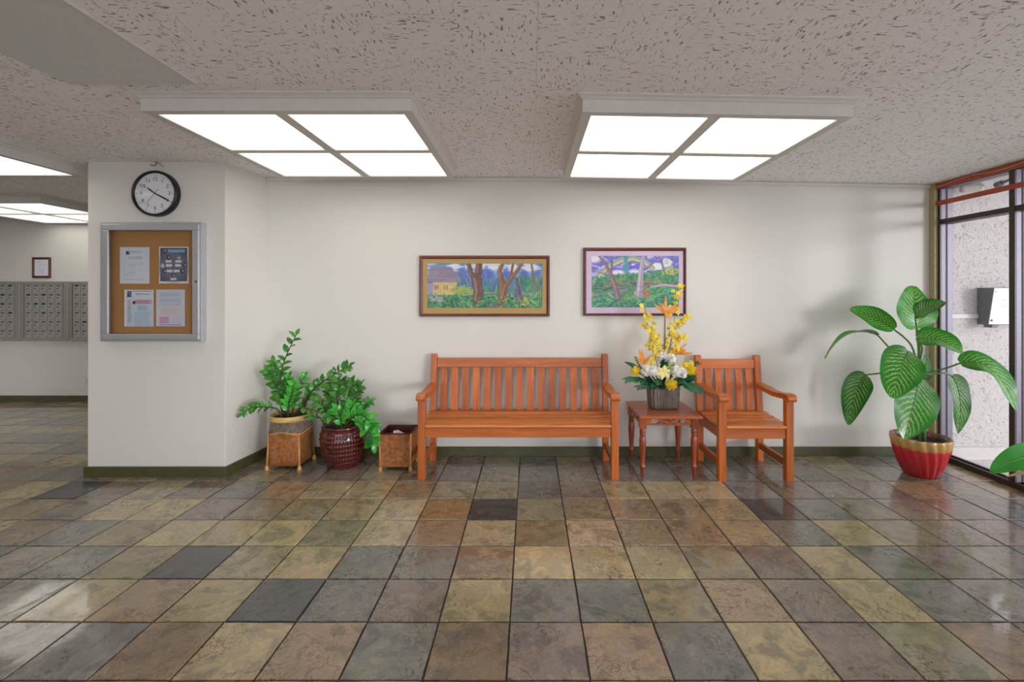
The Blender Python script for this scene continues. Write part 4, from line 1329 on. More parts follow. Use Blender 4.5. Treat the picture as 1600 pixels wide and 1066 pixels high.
# ------------------------------------------------------------------ bench and chair
def bench(name, label, cat, x0, x1, yf, nsl, dz=0.0):
    t = thing(name, label, cat, ((x0 + x1) / 2, yf + 0.25, 0))
    L = 0.055
    SEAT = 0.395
    for xa in (x0, x1 - L):
        obj('front_leg', MB().box(xa, xa + L, yf, yf + L, 0, 0.612), M['wood_z'], t, 0.004)
        yb = 3.955
        obj('back_leg', MB().prism([(yb, 0), (yb + 0.055, 0), (yb + 0.062, 0.42), (yb + 0.108, 0.888 + dz), (yb + 0.102, 0.896 + dz), (yb + 0.066, 0.896 + dz), (yb + 0.06, 0.888 + dz), (yb + 0.008, 0.42)], 'x', xa + 0.002, xa + L - 0.004), M['wood_z'], t, 0.003)
        # side rail and low stretcher
        obj('side_rail', MB().box(xa + 0.012, xa + 0.042, yf + L, yb + 0.003, 0.318, SEAT - 0.003), M['wood_y'], t, 0.003)
        obj('stretcher', MB().box(xa + 0.012, xa + 0.042, yf + L, yb + 0.002, 0.105, 0.155), M['wood_y'], t, 0.003)
        # arm rest with a gentle wave and a rolled front end
        xm = xa + L / 2
        top = [(yb + 0.03, 0.655), (3.88, 0.652), (3.80, 0.644), (3.72, 0.640), (3.65, 0.644), (3.59, 0.654), (yf + 0.02, 0.660), (yf - 0.012, 0.655), (yf - 0.028, 0.640), (yf - 0.032, 0.622), (yf - 0.026, 0.606)]
        bot = [(yf - 0.012, 0.600), (yf + 0.01, 0.612), (yf + L, 0.612), (3.65, 0.604), (3.72, 0.600), (3.82, 0.606), (yb + 0.03, 0.616)]
        obj('arm_rest', MB().prism(top + bot, 'x', xm - 0.036, xm + 0.036), M['wood_y'], t, 0.006)
    obj('front_apron', MB().box(x0 + L, x1 - L, yf + 0.010, yf + 0.036, 0.322, SEAT - 0.001), M['wood_x'], t, 0.003)
    # seat slats
    ns, y = 5, yf - 0.004
    wy = (3.958 - y) / ns
    for k in range(ns):
        s = (k + 0.5) / ns
        z = SEAT + 0.010 * (2 * s - 0.85) ** 2 + 0.006 * s
        inset = L + 0.001 if k == 0 else -0.0
        ya, yb2 = y + k * wy, y + (k + 1) * wy - 0.017
        if k == 0: yb2 = yf + L - 0.002
        if k == 1: ya = yf + L + 0.009
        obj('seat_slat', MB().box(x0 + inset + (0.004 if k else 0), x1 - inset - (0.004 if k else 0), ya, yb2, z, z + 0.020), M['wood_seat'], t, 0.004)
    # back frame and slats
    yr = 3.962
    obj('lower_back_rail', MB().box(x0 + L - 0.003, x1 - L + 0.001, yr + 0.012, yr + 0.044, 0.385, 0.425), M['wood_x'], t, 0.003)
    obj('top_rail', MB().prism([(yr + 0.050, 0.783 + dz), (yr + 0.084, 0.783 + dz), (yr + 0.092, 0.858 + dz), (yr + 0.058, 0.862 + dz)], 'x', x0 + L - 0.003, x1 - L + 0.001), M['wood_x'], t, 0.004)
    a, b = x0 + L, x1 - L
    pit = (b - a) / (nsl + (0.25 if nsl > 8 else 0.15))
    st = (a + b) / 2 - pit * (nsl - 1) / 2
    SW = 0.0290 if nsl > 8 else 0.0285
    for k in range(nsl):
        xc = st + k * pit
        obj('back_slat', MB().prism([(yr + 0.018, 0.424), (yr + 0.032, 0.424), (yr + 0.048, 0.66), (yr + 0.074, 0.786 + dz), (yr + 0.060, 0.786 + dz), (yr + 0.034, 0.66)], 'x', xc - SW, xc + SW), M['wood_z'], t, 0.002)
    return t


bench('garden_bench', 'long slatted teak bench against the back wall below the paintings', 'bench', -0.846, 0.669, 3.54, 15)
bench('garden_armchair', 'single slatted teak armchair to the right of the flower table', 'chair', 1.412, 1.972, 3.51, 5, -0.012)

# ------------------------------------------------------------------ side table
tx0, tx1, ty0, ty1, tz = 0.828, 1.304, 3.54, 4.045, 0.485
t = thing('side_table', 'small wooden side table with turned legs and pierced apron', 'table', ((tx0 + tx1) / 2, (ty0 + ty1) / 2, 0))
obj('table_top', MB().box(tx0, tx1, ty0, ty1, tz - 0.022, tz), M['table_x'], t, 0.006)
prof = [(0.0001, 0), (0.010, 0.0), (0.012, 0.02), (0.016, 0.068), (0.019, 0.074), (0.0235, 0.083), (0.0235, 0.092), (0.018, 0.102), (0.0165, 0.112), (0.021, 0.18), (0.0255, 0.25), (0.026, 0.285),
        (0.022, 0.315), (0.017, 0.325), (0.0235, 0.331), (0.0235, 0.340), (0.017, 0.346), (0.0235, 0.352), (0.0235, 0.366), (0.018, 0.372), (0.024, 0.380)]
lx0, lx1, ly0, ly1 = tx0 + 0.035, tx1 - 0.045, ty0 + 0.065, ty1 - 0.045
for lx in (lx0, lx1):
    for ly in (ly0, ly1):
        lg = obj('turned_leg', MB().lathe(prof, 20, (lx, ly, 0)), M['table_z'], t, smooth=True)
        obj('leg_block', MB().box(lx - 0.026, lx + 0.026, ly - 0.026, ly + 0.026, 0.379, tz - 0.022), M['table_z'], lg, 0.002)


def pierced_apron(along, a, b, other):
    th = 0.009
    zt2, zb2 = tz - 0.022, 0.402
    def bx(mb, s0, s1, z0, z1):
        if along == 'x': mb.box(s0, s1, other - th, other + th, z0, z1)
        else: mb.box(other - th, other + th, s0, s1, z0, z1)
    m = (a + b) / 2
    w = b - a
    mb = MB()
    bx(mb, a, b, zt2 - 0.012, zt2); bx(mb, a, b, zb2, zb2 + 0.013)
    bx(mb, a, a + w * 0.12, zb2 + 0.013, zt2 - 0.012); bx(mb, b - w * 0.12, b, zb2 + 0.013, zt2 - 0.012)
    ap = obj('apron', mb, M['table_x'], t, 0.002)
    zc = (zt2 + zb2) / 2
    # carved rosette ring and diamond fillets
    mb = MB()
    pts = []
    for k in range(17):
        w2 = 2 * math.pi * k / 16
        pts.append((m + 0.017 * math.cos(w2), other, zc + 0.017 * math.sin(w2)) if along == 'x' else (other, m + 0.017 * math.cos(w2), zc + 0.017 * math.sin(w2)))
    mb.tube(pts, 0.006, 8)
    mb.ball((m, other, zc) if along == 'x' else (other, m, zc), 0.010, 10, 6)
    obj('rosette', mb, M['table_x'], ap)
    for s in (-1, 1):
        q0, q1 = m + s * 0.018, m + s * w * 0.20
        poly = [(q0, zc - 0.008), (q1, zb2 + 0.012), (q1 + s * w * 0.07, zb2 + 0.012), (q1 - s * 0.004, zc), (q1 + s * w * 0.07, zt2 - 0.011), (q1, zt2 - 0.011), (q0, zc + 0.008)]
        obj('fillet', MB().prism(poly, 'y' if along == 'x' else 'x', other - th + 0.001, other + th - 0.001), M['table_x'], ap)


pierced_apron('x', lx0 + 0.026, lx1 - 0.026, ly0 - 0.008)
pierced_apron('x', lx0 + 0.026, lx1 - 0.026, ly1 + 0.008)
pierced_apron('y', ly0 + 0.026, ly1 - 0.026, lx0 - 0.008)
pierced_apron('y', ly0 + 0.026, ly1 - 0.026, lx1 + 0.008)

# ------------------------------------------------------------------ flower arrangement
vc = Vector((1.083, 3.825, tz))
t = thing('flower_arrangement', 'tall yellow, white and orange flower arrangement in ribbed grey vase', 'flowers', vc)
def squircle(hw_, hd, w, p=5.0):
    c_, s_ = math.cos(w), math.sin(w)
    r = (abs(c_ / hw_) ** p + abs(s_ / hd) ** p) ** (-1 / p)
    return r
mb = MB(); n = 192
vs_, fs_ = [], []
rows = [(0.0, 0.80, 0), (0.004, 0.88, 0), (0.015, 0.92, 1), (0.06, 0.955, 1), (0.12, 0.985, 1), (0.172, 1.0, 1), (0.180, 0.99, 0.4), (0.180, 0.90, 0), (0.12, 0.87, 0)]
for (z, s, rib) in rows:
    for k in range(n):
        w2 = 2 * math.pi * k / n
        r = squircle(0.123, 0.085, w2) * s
        x, y = r * math.cos(w2), r * math.sin(w2)
        per = k / n * 30
        amp = 0.008 * rib * (abs(math.sin(per * math.pi)) - 0.6)
        rr = 1 + amp / r
        vs_.append((vc.x + x * rr, vc.y + y * rr, vc.z + z + 0.0005))
for j in range(len(rows) - 1):
    for k in range(n):
        fs_.append((j * n + k, j * n + (k + 1) % n, (j + 1) * n + (k + 1) % n, (j + 1) * n + k))
fs_.append(tuple(range(n - 1, -1, -1))); fs_.append(tuple(range((len(rows) - 1) * n, len(rows) * n)))
mb.add(vs_, fs_)
obj('vase', mb, M['vase'], t, smooth=True)

FZ = 3.80
fr = random.Random(11)
def petal(mb, base, d, nrm, ln, wd, curl=0.2, n=4):
    """a pointed petal as a two-row strip with a ridge"""
    d = d.normalized(); s = d.cross(nrm).normalized(); nn = s.cross(d)
    vs, fs = [], []
    for k in range(n + 1):
        u = k / n
        w = wd * math.sin(math.pi * min(0.97, 0.12 + 0.88 * u)) ** 0.8
        c = base + d * ln * u + nn * curl * ln * u * u
        vs += [c - s * w, c + nn * wd * 0.25, c + s * w]
    for k in range(n):
        for q in range(2):
            fs.append((k * 3 + q, k * 3 + q + 1, k * 3 + q + 4, k * 3 + q + 3))
    mb.add(vs, fs)


def bird(px, py, Z, dirs, stem_to):
    b = P(px, py, Z)
    st = obj('bird_of_paradise', MB().tube([stem_to, (stem_to + b) / 2 + Vector((0.005, 0, 0)), b], [0.009, 0.008, 0.006], 8), M['stem_brown'], t, smooth=True)
    mb = MB()
    for (dx, dy, ln) in dirs:
        d = Vector((dx, fr.uniform(-0.45, 0.2), -dy))
        petal(mb, b, d, Vector((0, -1, 0.1)), ln, 0.013, 0.05)
        petal(mb, b + Vector((0, 0.004, 0)), d + Vector((0.06, 0.15, 0)), Vector((0.4, -1, 0.1)), ln * 0.9, 0.010, -0.05)
    obj('petals', mb, M['orange_petal'], st, solid=0.002)
base = vc + Vector((0, 0, 0.16))
bird(1039, 490, 3.79, [(-0.9, -0.75, 0.12), (0.0, -1, 0.145), (0.08, -1, 0.13), (0.75, -0.65, 0.12), (0.95, -0.3, 0.11), (0.5, 0.5, 0.06), (-0.4, -0.9, 0.1), (0.9, -0.5, 0.13)], base)
bird(1056, 553, 3.74, [(0.1, -1, 0.14), (0.75, -0.7, 0.12), (1, -0.1, 0.13), (-0.4, -0.6, 0.07), (0.5, -0.3, 0.09)], base + Vector((0.03, -0.02, 0)))
bird(1006, 570, 3.74, [(-0.3, -1, 0.13), (-0.1, -1, 0.12), (0.5, -0.9, 0.10), (-0.7, -0.8, 0.09)], base + Vector((-0.03, -0.02, 0)))


def orchid_spray(pts, nfl, seed, Zs):
    r = random.Random(seed)
    pp = [base] + [P(x, y, z) for (x, y), z in zip(pts, Zs)]
    # resample
    fine = []
    for a, b in zip(pp[:-1], pp[1:]):
        for k in range(5): fine.append(a.lerp(b, k / 5))
    fine.append(pp[-1])
    st = obj('orchid_spray', MB().tube(fine, 0.0022, 6), M['petiole'], t)
    mb = MB(); mc = MB()
    for k in range(nfl):
        u = 0.36 + 0.64 * (k + r.random()) / nfl
        q = u * (len(fine) - 1); i = min(int(q), len(fine) - 2)
        c = fine[i].lerp(fine[i + 1], q - i) + Vector((r.uniform(-0.058, 0.058), r.uniform(-0.04, 0.03), r.uniform(-0.03, 0.03))) * (1.25 - 0.6 * u)
        nrm = Vector((r.uniform(-0.6, 0.6), -1, r.uniform(-0.3, 0.5))).normalized()
        s = nrm.cross(Vector((0, 0, 1))).normalized(); up = s.cross(nrm)
        a0 = r.uniform(0, 6.28)
        for m in range(5):
            w2 = a0 + m * 2 * math.pi / 5
            petal(mb, c, s * math.cos(w2) + up * math.sin(w2), nrm, r.uniform(0.016, 0.024), 0.0085, 0.25, 2)
        mc.ball(c + nrm * 0.003, 0.0045, 6, 4)
    bl = obj('blossoms', mb, M['yellow_petal'], st, solid=0.0012); bl['kind'] = 'stuff'
    bl = obj('blossom_centres', mc, M['orange_petal'], st); bl['kind'] = 'stuff'


orchid_spray([(1025, 560), (1018, 530), (1012, 508), (1008, 480)], 30, 1, [3.80, 3.80, 3.80, 3.78])
orchid_spray([(1027, 570), (1022, 545), (1020, 525), (1017, 512)], 26, 2, [3.78, 3.76, 3.76, 3.75])
orchid_spray([(1043, 560), (1050, 530), (1058, 505), (1074, 492)], 30, 3, [3.80, 3.82, 3.82, 3.82])
orchid_spray([(1041, 560), (1048, 535), (1054, 500), (1055, 464), (1066, 446)], 30, 4, [3.83, 3.84, 3.85, 3.86, 3.86])
orchid_spray([(1038, 570), (1045, 545), (1055, 530), (1070, 525)], 26, 5, [3.78, 3.75, 3.74, 3.74])
orchid_spray([(1050, 590), (1062, 578), (1072, 570), (1080, 566)], 18, 6, [3.77, 3.74, 3.72, 3.72])
orchid_spray([(1024, 585), (1022, 565), (1026, 550), (1028, 535)], 20, 7, [3.76, 3.73, 3.72, 3.72])


def pompon(name, px, py, Z, r, mat, n, ln, wd, seed):
    rr = random.Random(seed)
    c = P(px, py, Z)
    st = obj(name, MB().tube([base + (c - base) * 0.1, c], 0.004, 6), M['petiole'], t)
    mb = MB()
    for k in range(n):
        z = 1 - 2 * (k + 0.5) / n
        a = k * 2.39996
        d = Vector((math.sqrt(1 - z * z) * math.cos(a), math.sqrt(1 - z * z) * math.sin(a), z))
        s = Vector((rr.uniform(-1, 1), rr.uniform(-1, 1), rr.uniform(-1, 1)))
        petal(mb, c + d * r * 0.45, d + s * 0.35, s + Vector((0.01, 0.02, 0.03)), ln, wd, 0.25, 3)
    mb.ball(c, r * 0.6, 10, 7)
    obj('petals', mb, mat, st, solid=0.001)


pompon('white_bloom', 1035, 558, 3.73, 0.036, M['white_petal'], 60, 0.034, 0.015, 1)
pompon('white_bloom', 1048, 561, 3.72, 0.034, M['white_petal'], 56, 0.032, 0.015, 2)
pompon('white_bloom', 1010, 579, 3.69, 0.036, M['white_petal'], 60, 0.033, 0.016, 3)
pompon('white_bloom', 1020, 580, 3.68, 0.034, M['white_petal'], 56, 0.030, 0.015, 4)
pompon('white_bloom', 1056, 580, 3.69, 0.036, M['white_petal'], 60, 0.032, 0.016, 5)
pompon('white_bloom', 1066, 583, 3.70, 0.032, M['white_petal'], 52, 0.030, 0.015, 6)
pompon('pincushion_flower', 1049, 601, 3.66, 0.034, M['pin_yellow'], 130, 0.036, 0.0035, 7)
pompon('pincushion_flower', 993, 580, 3.70, 0.030, M['pin_yellow'], 100, 0.032, 0.0035, 8)
pompon('pincushion_flower', 1080, 579, 3.70, 0.030, M['pin_yellow'], 100, 0.032, 0.0035, 9)
# cream lily
c = P(1036, 582, 3.665)
st = obj('lily', MB().tube([base, c + Vector((0, 0.02, 0))], 0.004, 6), M['petiole'], t)
mb = MB()
for k in range(6):
    w2 = k * math.pi / 3 + 0.3
    petal(mb, c, Vector((math.cos(w2), -0.35, math.sin(w2))), Vector((0, -1, 0)), 0.058, 0.017, -0.25)
obj('petals', mb, M['cream_petal'], st, solid=0.0015)
pompon('green_bud', 1046, 573, 3.68, 0.020, M['pale_green'], 18, 0.022, 0.010, 12)
pompon('green_bud', 1038, 567, 3.70, 0.018, M['dark_leaf'], 14, 0.03, 0.012, 13)


def blade(mb, pts, wd, nrm, n=8, folds=0.0):
    pts = [Vector(p) for p in pts]
    def bez(u):
        if len(pts) == 2: return pts[0].lerp(pts[1], u)
        a = pts[0].lerp(pts[1], u); b = pts[1].lerp(pts[2], u)
        return a.lerp(b, u)
    vs, fs = [], []
    for k in range(n + 1):
        u = k / n
        c = bez(u)
        tg = (bez(min(1, u + 0.02)) - bez(max(0, u - 0.02))).normalized()
        s = tg.cross(nrm).normalized(); nn = s.cross(tg)
        w = wd * (math.sin(math.pi * u ** 0.75) ** 0.75 if 0 < u < 1 else 0.02)
        vs += [c - s * w + nn * folds * w, c - nn * 0.0, c + s * w + nn * folds * w]
    for k in range(n):
        for q in range(2):
            fs.append((k * 3 + q, k * 3 + q + 1, k * 3 + q + 4, k * 3 + q + 3))
    mb.add(vs, fs)


def palm_frond(p0, p1, p2, n, ln, seed):
    r = random.Random(seed)
    a, b, c = p0, p1, p2
    bez = lambda u: a.lerp(b, u).lerp(b.lerp(c, u), u)
    st = obj('palm_frond', MB().tube([bez(k / 8) for k in range(9)], [0.003] * 8 + [0.001], 6), M['petiole'], t)
    mb = MB()
    for k in range(n):
        u = 0.25 + 0.75 * k / n
        o = bez(u); tg = (bez(min(1, u + 0.03)) - bez(u - 0.03)).normalized()
        for s in (-1, 1):
            sd_ = Vector((0, s * 0.7, -0.55 if s < 0 else 0.25))
            d = (tg + sd_ * 1.0).normalized()
            q = o + d * ln * r.uniform(0.75, 1.1) * (1 - 0.4 * u)
            blade(mb, [o, o.lerp(q, 0.55) + Vector((0, 0, 0.008)), q - Vector((0, 0, 0.008))], 0.0065, Vector((0.1, -0.7, 0.7)), 4)
    obj('leaflets', mb, M['dark_leaf'], st, solid=0.001)


palm_frond(base + Vector((-0.04, -0.03, 0)), P(1000, 588, 3.68), P(978, 594, 3.66), 13, 0.085, 1)
palm_frond(base + Vector((-0.05, 0.0, 0)), P(1005, 585, 3.80), P(992, 557, 3.84), 10, 0.06, 2)
palm_frond(base + Vector((-0.03, -0.05, 0)), P(1015, 600, 3.62), P(996, 606, 3.58), 10, 0.07, 3)
palm_frond(base + Vector((0.04, 0.0, 0)), P(1075, 575, 3.8), P(1092, 566, 3.78), 10, 0.06, 4)
for (pts, wd) in (([base + Vector((-0.05, -0.02, 0.0)), P(995, 570, 3.72), P(975, 566, 3.70)], 0.028), ([base + Vector((-0.02, -0.06, 0.0)), P(1022, 597, 3.64), P(1017, 606, 3.60)], 0.03),
                  ([base + Vector((0.0, -0.06, 0.0)), P(1030, 590, 3.63), P(1026, 603, 3.60)], 0.04), ([base + Vector((0.05, -0.02, 0.01)), P(1075, 590, 3.68), P(1090, 592, 3.66)], 0.04),
                  ([base + Vector((0.02, -0.05, 0.0)), P(1060, 592, 3.66), P(1072, 600, 3.62)], 0.04), ([base + Vector((-0.06, -0.03, 0.0)), P(1010, 593, 3.66), P(1000, 598, 3.62)], 0.035),
                  ([base + Vector((-0.01, -0.02, 0.02)), P(1035, 570, 3.70), P(1036, 562, 3.69)], 0.03)):
    mb = MB(); blade(mb, pts, wd, Vector((0.05, -0.75, 0.65)), 8, 0.15)
    obj('broad_leaf', mb, M['dark_leaf'], t, solid=0.0015)
# monstera leaves: lobes cut to the midrib
def monstera(p0, p1, wd, n, seed):
    mb = MB()
    ax = (p1 - p0)
    for k in range(n):
        u = 0.1 + 0.85 * k / n
        o = p0 + ax * u
        for s in (-1, 1):
            sd_ = Vector((0.25, -0.35, 0.75)).cross(ax.normalized()).normalized() * s
            L = wd * math.sin(math.pi * (0.22 + 0.7 * u)) ** 0.7
            q = o + sd_ * L + ax * 0.22
            blade(mb, [o, o.lerp(q, 0.55) + ax * 0.02, q], 0.017, Vector((0.25, -0.7, 0.75)), 5)
    blade(mb, [p0, p0.lerp(p1, 0.5), p1 + ax * 0.1], wd * 0.42, Vector((0.25, -0.7, 0.75)), 8)
    o = obj('monstera_leaf', mb, M['dark_leaf'], t, solid=0.001)
    obj('stalk', MB().tube([base, p0, p0 + ax * 0.9], 0.003, 6), M['petiole'], o)
monstera(P(1064, 597, 3.66), P(1096, 612, 3.60), 0.085, 6, 1)
monstera(P(1058, 590, 3.72), P(1086, 588, 3.70), 0.06, 5, 2)

# ------------------------------------------------------------------ potted plants at the left
def zz_leaflet(mat, name):
    mb = MB()
    n = 7
    vs, fs, uv = [], [], []
    for k in range(n + 1):
        u = k / n
        w = 0.29 * math.sin(math.pi * (0.04 + 0.93 * u) ** 0.85) ** 0.85
        z = 0.10 * math.sin(math.pi * u) - 0.06 * u * u
        vs += [(-w, u, z + 0.07 * w), (0, u, z - 0.03), (w, u, z + 0.07 * w)]
        uv += [(0, u), (0.5, u), (1, u)]
    for k in range(n):
        for q in range(2):
            fs.append((k * 3 + q, k * 3 + q + 1, k * 3 + q + 4, k * 3 + q + 3))
    mb.add(vs, fs, uv)
    me = mesh_of(mb, name, smooth=True)
    me.materials.append(mat)
    return me


LEAF = zz_leaflet(M['zz'], 'leaflet')
LEAF_B = zz_leaflet(M['zz_bright'], 'leaflet')


def smooth_path(pts, per=6):
    out = []
    n = len(pts)
    for i in range(n - 1):
        p0, p1, p2, p3 = pts[max(i - 1, 0)], pts[i], pts[i + 1], pts[min(i + 2, n - 1)]
        for k in range(per):
            u = k / per
            out.append(0.5 * ((2 * p1) + (p2 - p0) * u + (2 * p0 - 5 * p1 + 4 * p2 - p3) * u * u + (3 * p1 - p0 - 3 * p2 + p3) * u ** 3))
    out.append(pts[-1])
    return out


def zz_stem(t, pxs, Zs, n, size, start, seed, leaf=None, tip_scale=0.75):
    r = random.Random(seed)
    pts = smooth_path([P(x, y, z) for (x, y), z in zip(pxs, Zs)])
    m = len(pts)
    st = obj('stem', MB().tube(pts, [0.0085 - 0.0055 * k / (m - 1) for k in range(m)], 7), M['zz_stem'], t, smooth=True)
    org = woff(t)
    # view-facing side direction, so the two ranks of leaflets read left and right of the stem
    for k in range(n):
        u = start + (1 - start) * k / (n - 1)
        q = u * (m - 1); i = min(int(q), m - 2)
        o = pts[i].lerp(pts[i + 1], q - i)
        tg = (pts[i + 1] - pts[i]).normalized()
        s = tg.cross(Vector((0.1, -1, 0.25))).normalized() * (1 if k % 2 else -1)
        s = (s + Vector((0, r.uniform(-0.55, 0.45), r.uniform(-0.1, 0.35)))).normalized()
        d = (tg * r.uniform(0.45, 0.8) + s).normalized() if k < n - 1 else tg
        nrm = (Vector((0, -0.75, 0.65)) + Vector((r.uniform(-0.5, 0.5), r.uniform(-0.2, 0.4), r.uniform(-0.3, 0.3)))).normalized()
        xx = d.cross(nrm).normalized(); nn = xx.cross(d)
        sc = 1.07 * size * r.uniform(0.85, 1.1) * (1 - (1 - tip_scale) * u)
        m4 = Matrix(((xx.x, d.x, nn.x, 0), (xx.y, d.y, nn.y, 0), (xx.z, d.z, nn.z, 0), (0, 0, 0, 1)))
        m4 = Matrix.Translation(o - org) @ m4 @ Matrix.Scale(sc, 4)
        inst('leaflet', leaf or LEAF, m4, st)


def stem_set(t, lst):
    for k, e in enumerate(lst):
        zz_stem(t, *e)


# square-footed rattan basket with round top
bx, by = -1.966, 3.875
t = thing('potted_zz_plant', 'zz plant with long arching stems in footed rattan basket by the pillar', 'plant', (bx, by, 0))
def basket_shell(rows, n=64):
    mb = MB(); vs_, fs_ = [], []
    for (z, hw_, p) in rows:
        for k in range(n):
            w2 = 2 * math.pi * (k + 0.5) / n
            r = squircle(hw_, hw_, w2, p)
            vs_.append((bx + r * math.cos(w2), by + r * math.sin(w2), z))
    for j in range(len(rows) - 1):
        for k in range(n):
            fs_.append((j * n + k, j * n + (k + 1) % n, (j + 1) * n + (k + 1) % n, (j + 1) * n + k))
    return mb.add(vs_, fs_), fs_, n
mb, fs_, n = basket_shell([(0.032, 0.112, 14), (0.034, 0.124, 14), (0.10, 0.127, 12), (0.20, 0.133, 8), (0.265, 0.140, 5), (0.300, 0.146, 3.6)])
mb.f.append(tuple(range(n - 1, -1, -1)))
obj('basket_body', mb, M['weave'], t, smooth=True)
mb, _, _ = basket_shell([(0.297, 0.147, 3.4), (0.330, 0.149, 2.6), (0.390, 0.152, 2.1)])
obj('woven_band', mb, M['weave_grey'], t, smooth=True)
mb = MB().lathe([(0.152, 0.385), (0.160, 0.385), (0.163, 0.395), (0.163, 0.420), (0.158, 0.428), (0.150, 0.426), (0.149, 0.39)], 48, (bx, by, 0))
mb.f = [f for f in mb.f if len(f) == 4]
obj('rim', mb, M['cane_rim'], t, smooth=True)
pts = []
for k in range(65):
    w2 = 2 * math.pi * k / 64
    r = squircle(0.149, 0.149, w2, 3.4) + 0.001
    pts.append((bx + r * math.cos(w2), by + r * math.sin(w2), 0.297 + 0.010 * math.cos(4 * w2)))
obj('cane_band', MB().tube(pts, 0.0045, 6, False), M['bamboo'], t, smooth=True)
obj('soil', MB().lathe([(0.149, 0.395), (0.08, 0.402), (0.0001, 0.404)], 24, (bx, by, 0)), M['soil'], t)
for sx in (-1, 1):
    for sy in (-1, 1):
        x, y = bx + sx * 0.120, by + sy * 0.120
        lg = obj('corner_post', MB().tube([(x + sx * 0.010, y + sy * 0.010, 0.006), (x + sx * 0.006, y + sy * 0.006, 0.12), (x - sx * 0.002, y - sy * 0.002, 0.295)], [0.0085, 0.0075, 0.006], 10), M['bamboo'], t, smooth=True)
        obj('foot', MB().lathe([(0.014, 0.0), (0.017, 0.006), (0.017, 0.020), (0.012, 0.027), (0.014, 0.034), (0.009, 0.040)], 14, (x + sx * 0.010, y + sy * 0.010, 0)), M['bamboo'], lg, smooth=True)
z0 = 3.87
stem_set(t, [
    ([(446, 652), (438, 605), (444, 565), (463, 523)], [z0, 3.84, 3.84, 3.86], 18, 0.082, 0.22, 1),
    ([(440, 652), (432, 639), (410, 636), (392, 638), (379, 646)], [3.80, 3.77, 3.74, 3.72, 3.70], 16, 0.062, 0.30, 2),
    ([(462, 650), (476, 625), (500, 600), (528, 582), (545, 572)], [3.84, 3.80, 3.78, 3.78, 3.78], 19, 0.074, 0.30, 3),
    ([(470, 650), (480, 625), (492, 604), (515, 598), (536, 602), (552, 608)], [3.86, 3.84, 3.84, 3.86, 3.88, 3.90], 15, 0.066, 0.30, 4),
    ([(455, 652), (460, 630), (466, 606), (476, 588)], [3.88, 3.9, 3.92, 3.94], 12, 0.07, 0.30, 5, LEAF_B),
    ([(444, 652), (440, 625), (430, 600), (419, 580)], [3.86, 3.84, 3.82, 3.80], 16, 0.080, 0.25, 6),
    ([(450, 652), (451, 632), (456, 614), (459, 600)], [3.82, 3.79, 3.77, 3.76], 14, 0.075, 0.2, 7, LEAF_B),
    ([(458, 652), (468, 638), (484, 640), (503, 646)], [3.80, 3.76, 3.73, 3.72], 8, 0.056, 0.35, 8),
    ([(443, 652), (437, 622), (433, 592), (428, 566)], [3.9, 3.92, 3.93, 3.94], 16, 0.082, 0.3, 9),
    ([(449, 652), (447, 628), (448, 604), (452, 590)], [3.86, 3.86, 3.86, 3.86], 14, 0.078, 0.25, 10, LEAF_B),
    ([(464, 652), (474, 632), (482, 618), (490, 600)], [3.88, 3.90, 3.92, 3.92], 9, 0.06, 0.4, 11),
])

# dark glazed pot
bx2, by2 = -1.538, 3.875
t = thing('potted_zz_plant', 'bushy zz plant spilling over a glossy oxblood studded pot', 'plant', (bx2, by2, 0))
ctrl = [(0.118, 0.0), (0.122, 0.010), (0.140, 0.06), (0.160, 0.12), (0.174, 0.18), (0.179, 0.23), (0.176, 0.27), (0.168, 0.30), (0.160, 0.318)]
zs = [c_[1] for c_ in ctrl]; rs_ = [c_[0] for c_ in ctrl]
prof = [(float(np.interp(0.318 * k / 96, zs, rs_)), 0.318 * k / 96) for k in range(97)]
def bumps(r, z, w, j):
    a = max(0.0, math.sin(z / 0.318 * math.pi * 17)) ** 1.0 * max(0.0, 0.35 + 0.65 * math.cos(w * 48))
    return r + 0.0055 * a * (1 if 0.012 < z < 0.300 else 0)
mb = MB().lathe(prof, 372, (bx2, by2, 0), bumps)
mb.f = [f for f in mb.f if len(f) == 4] + [tuple(range(371, -1, -1))]
obj('pot_body', mb, M['glaze'], t, smooth=True)
mb = MB().lathe([(0.160, 0.316), (0.166, 0.322), (0.168, 0.333), (0.162, 0.341), (0.152, 0.338), (0.146, 0.30)], 48, (bx2, by2, 0))
mb.f = [f for f in mb.f if len(f) == 4]
obj('rim', mb, M['glaze'], t, smooth=True)
obj('soil', MB().lathe([(0.150, 0.308), (0.07, 0.318), (0.0001, 0.320)], 24, (bx2, by2, 0)), M['soil'], t)
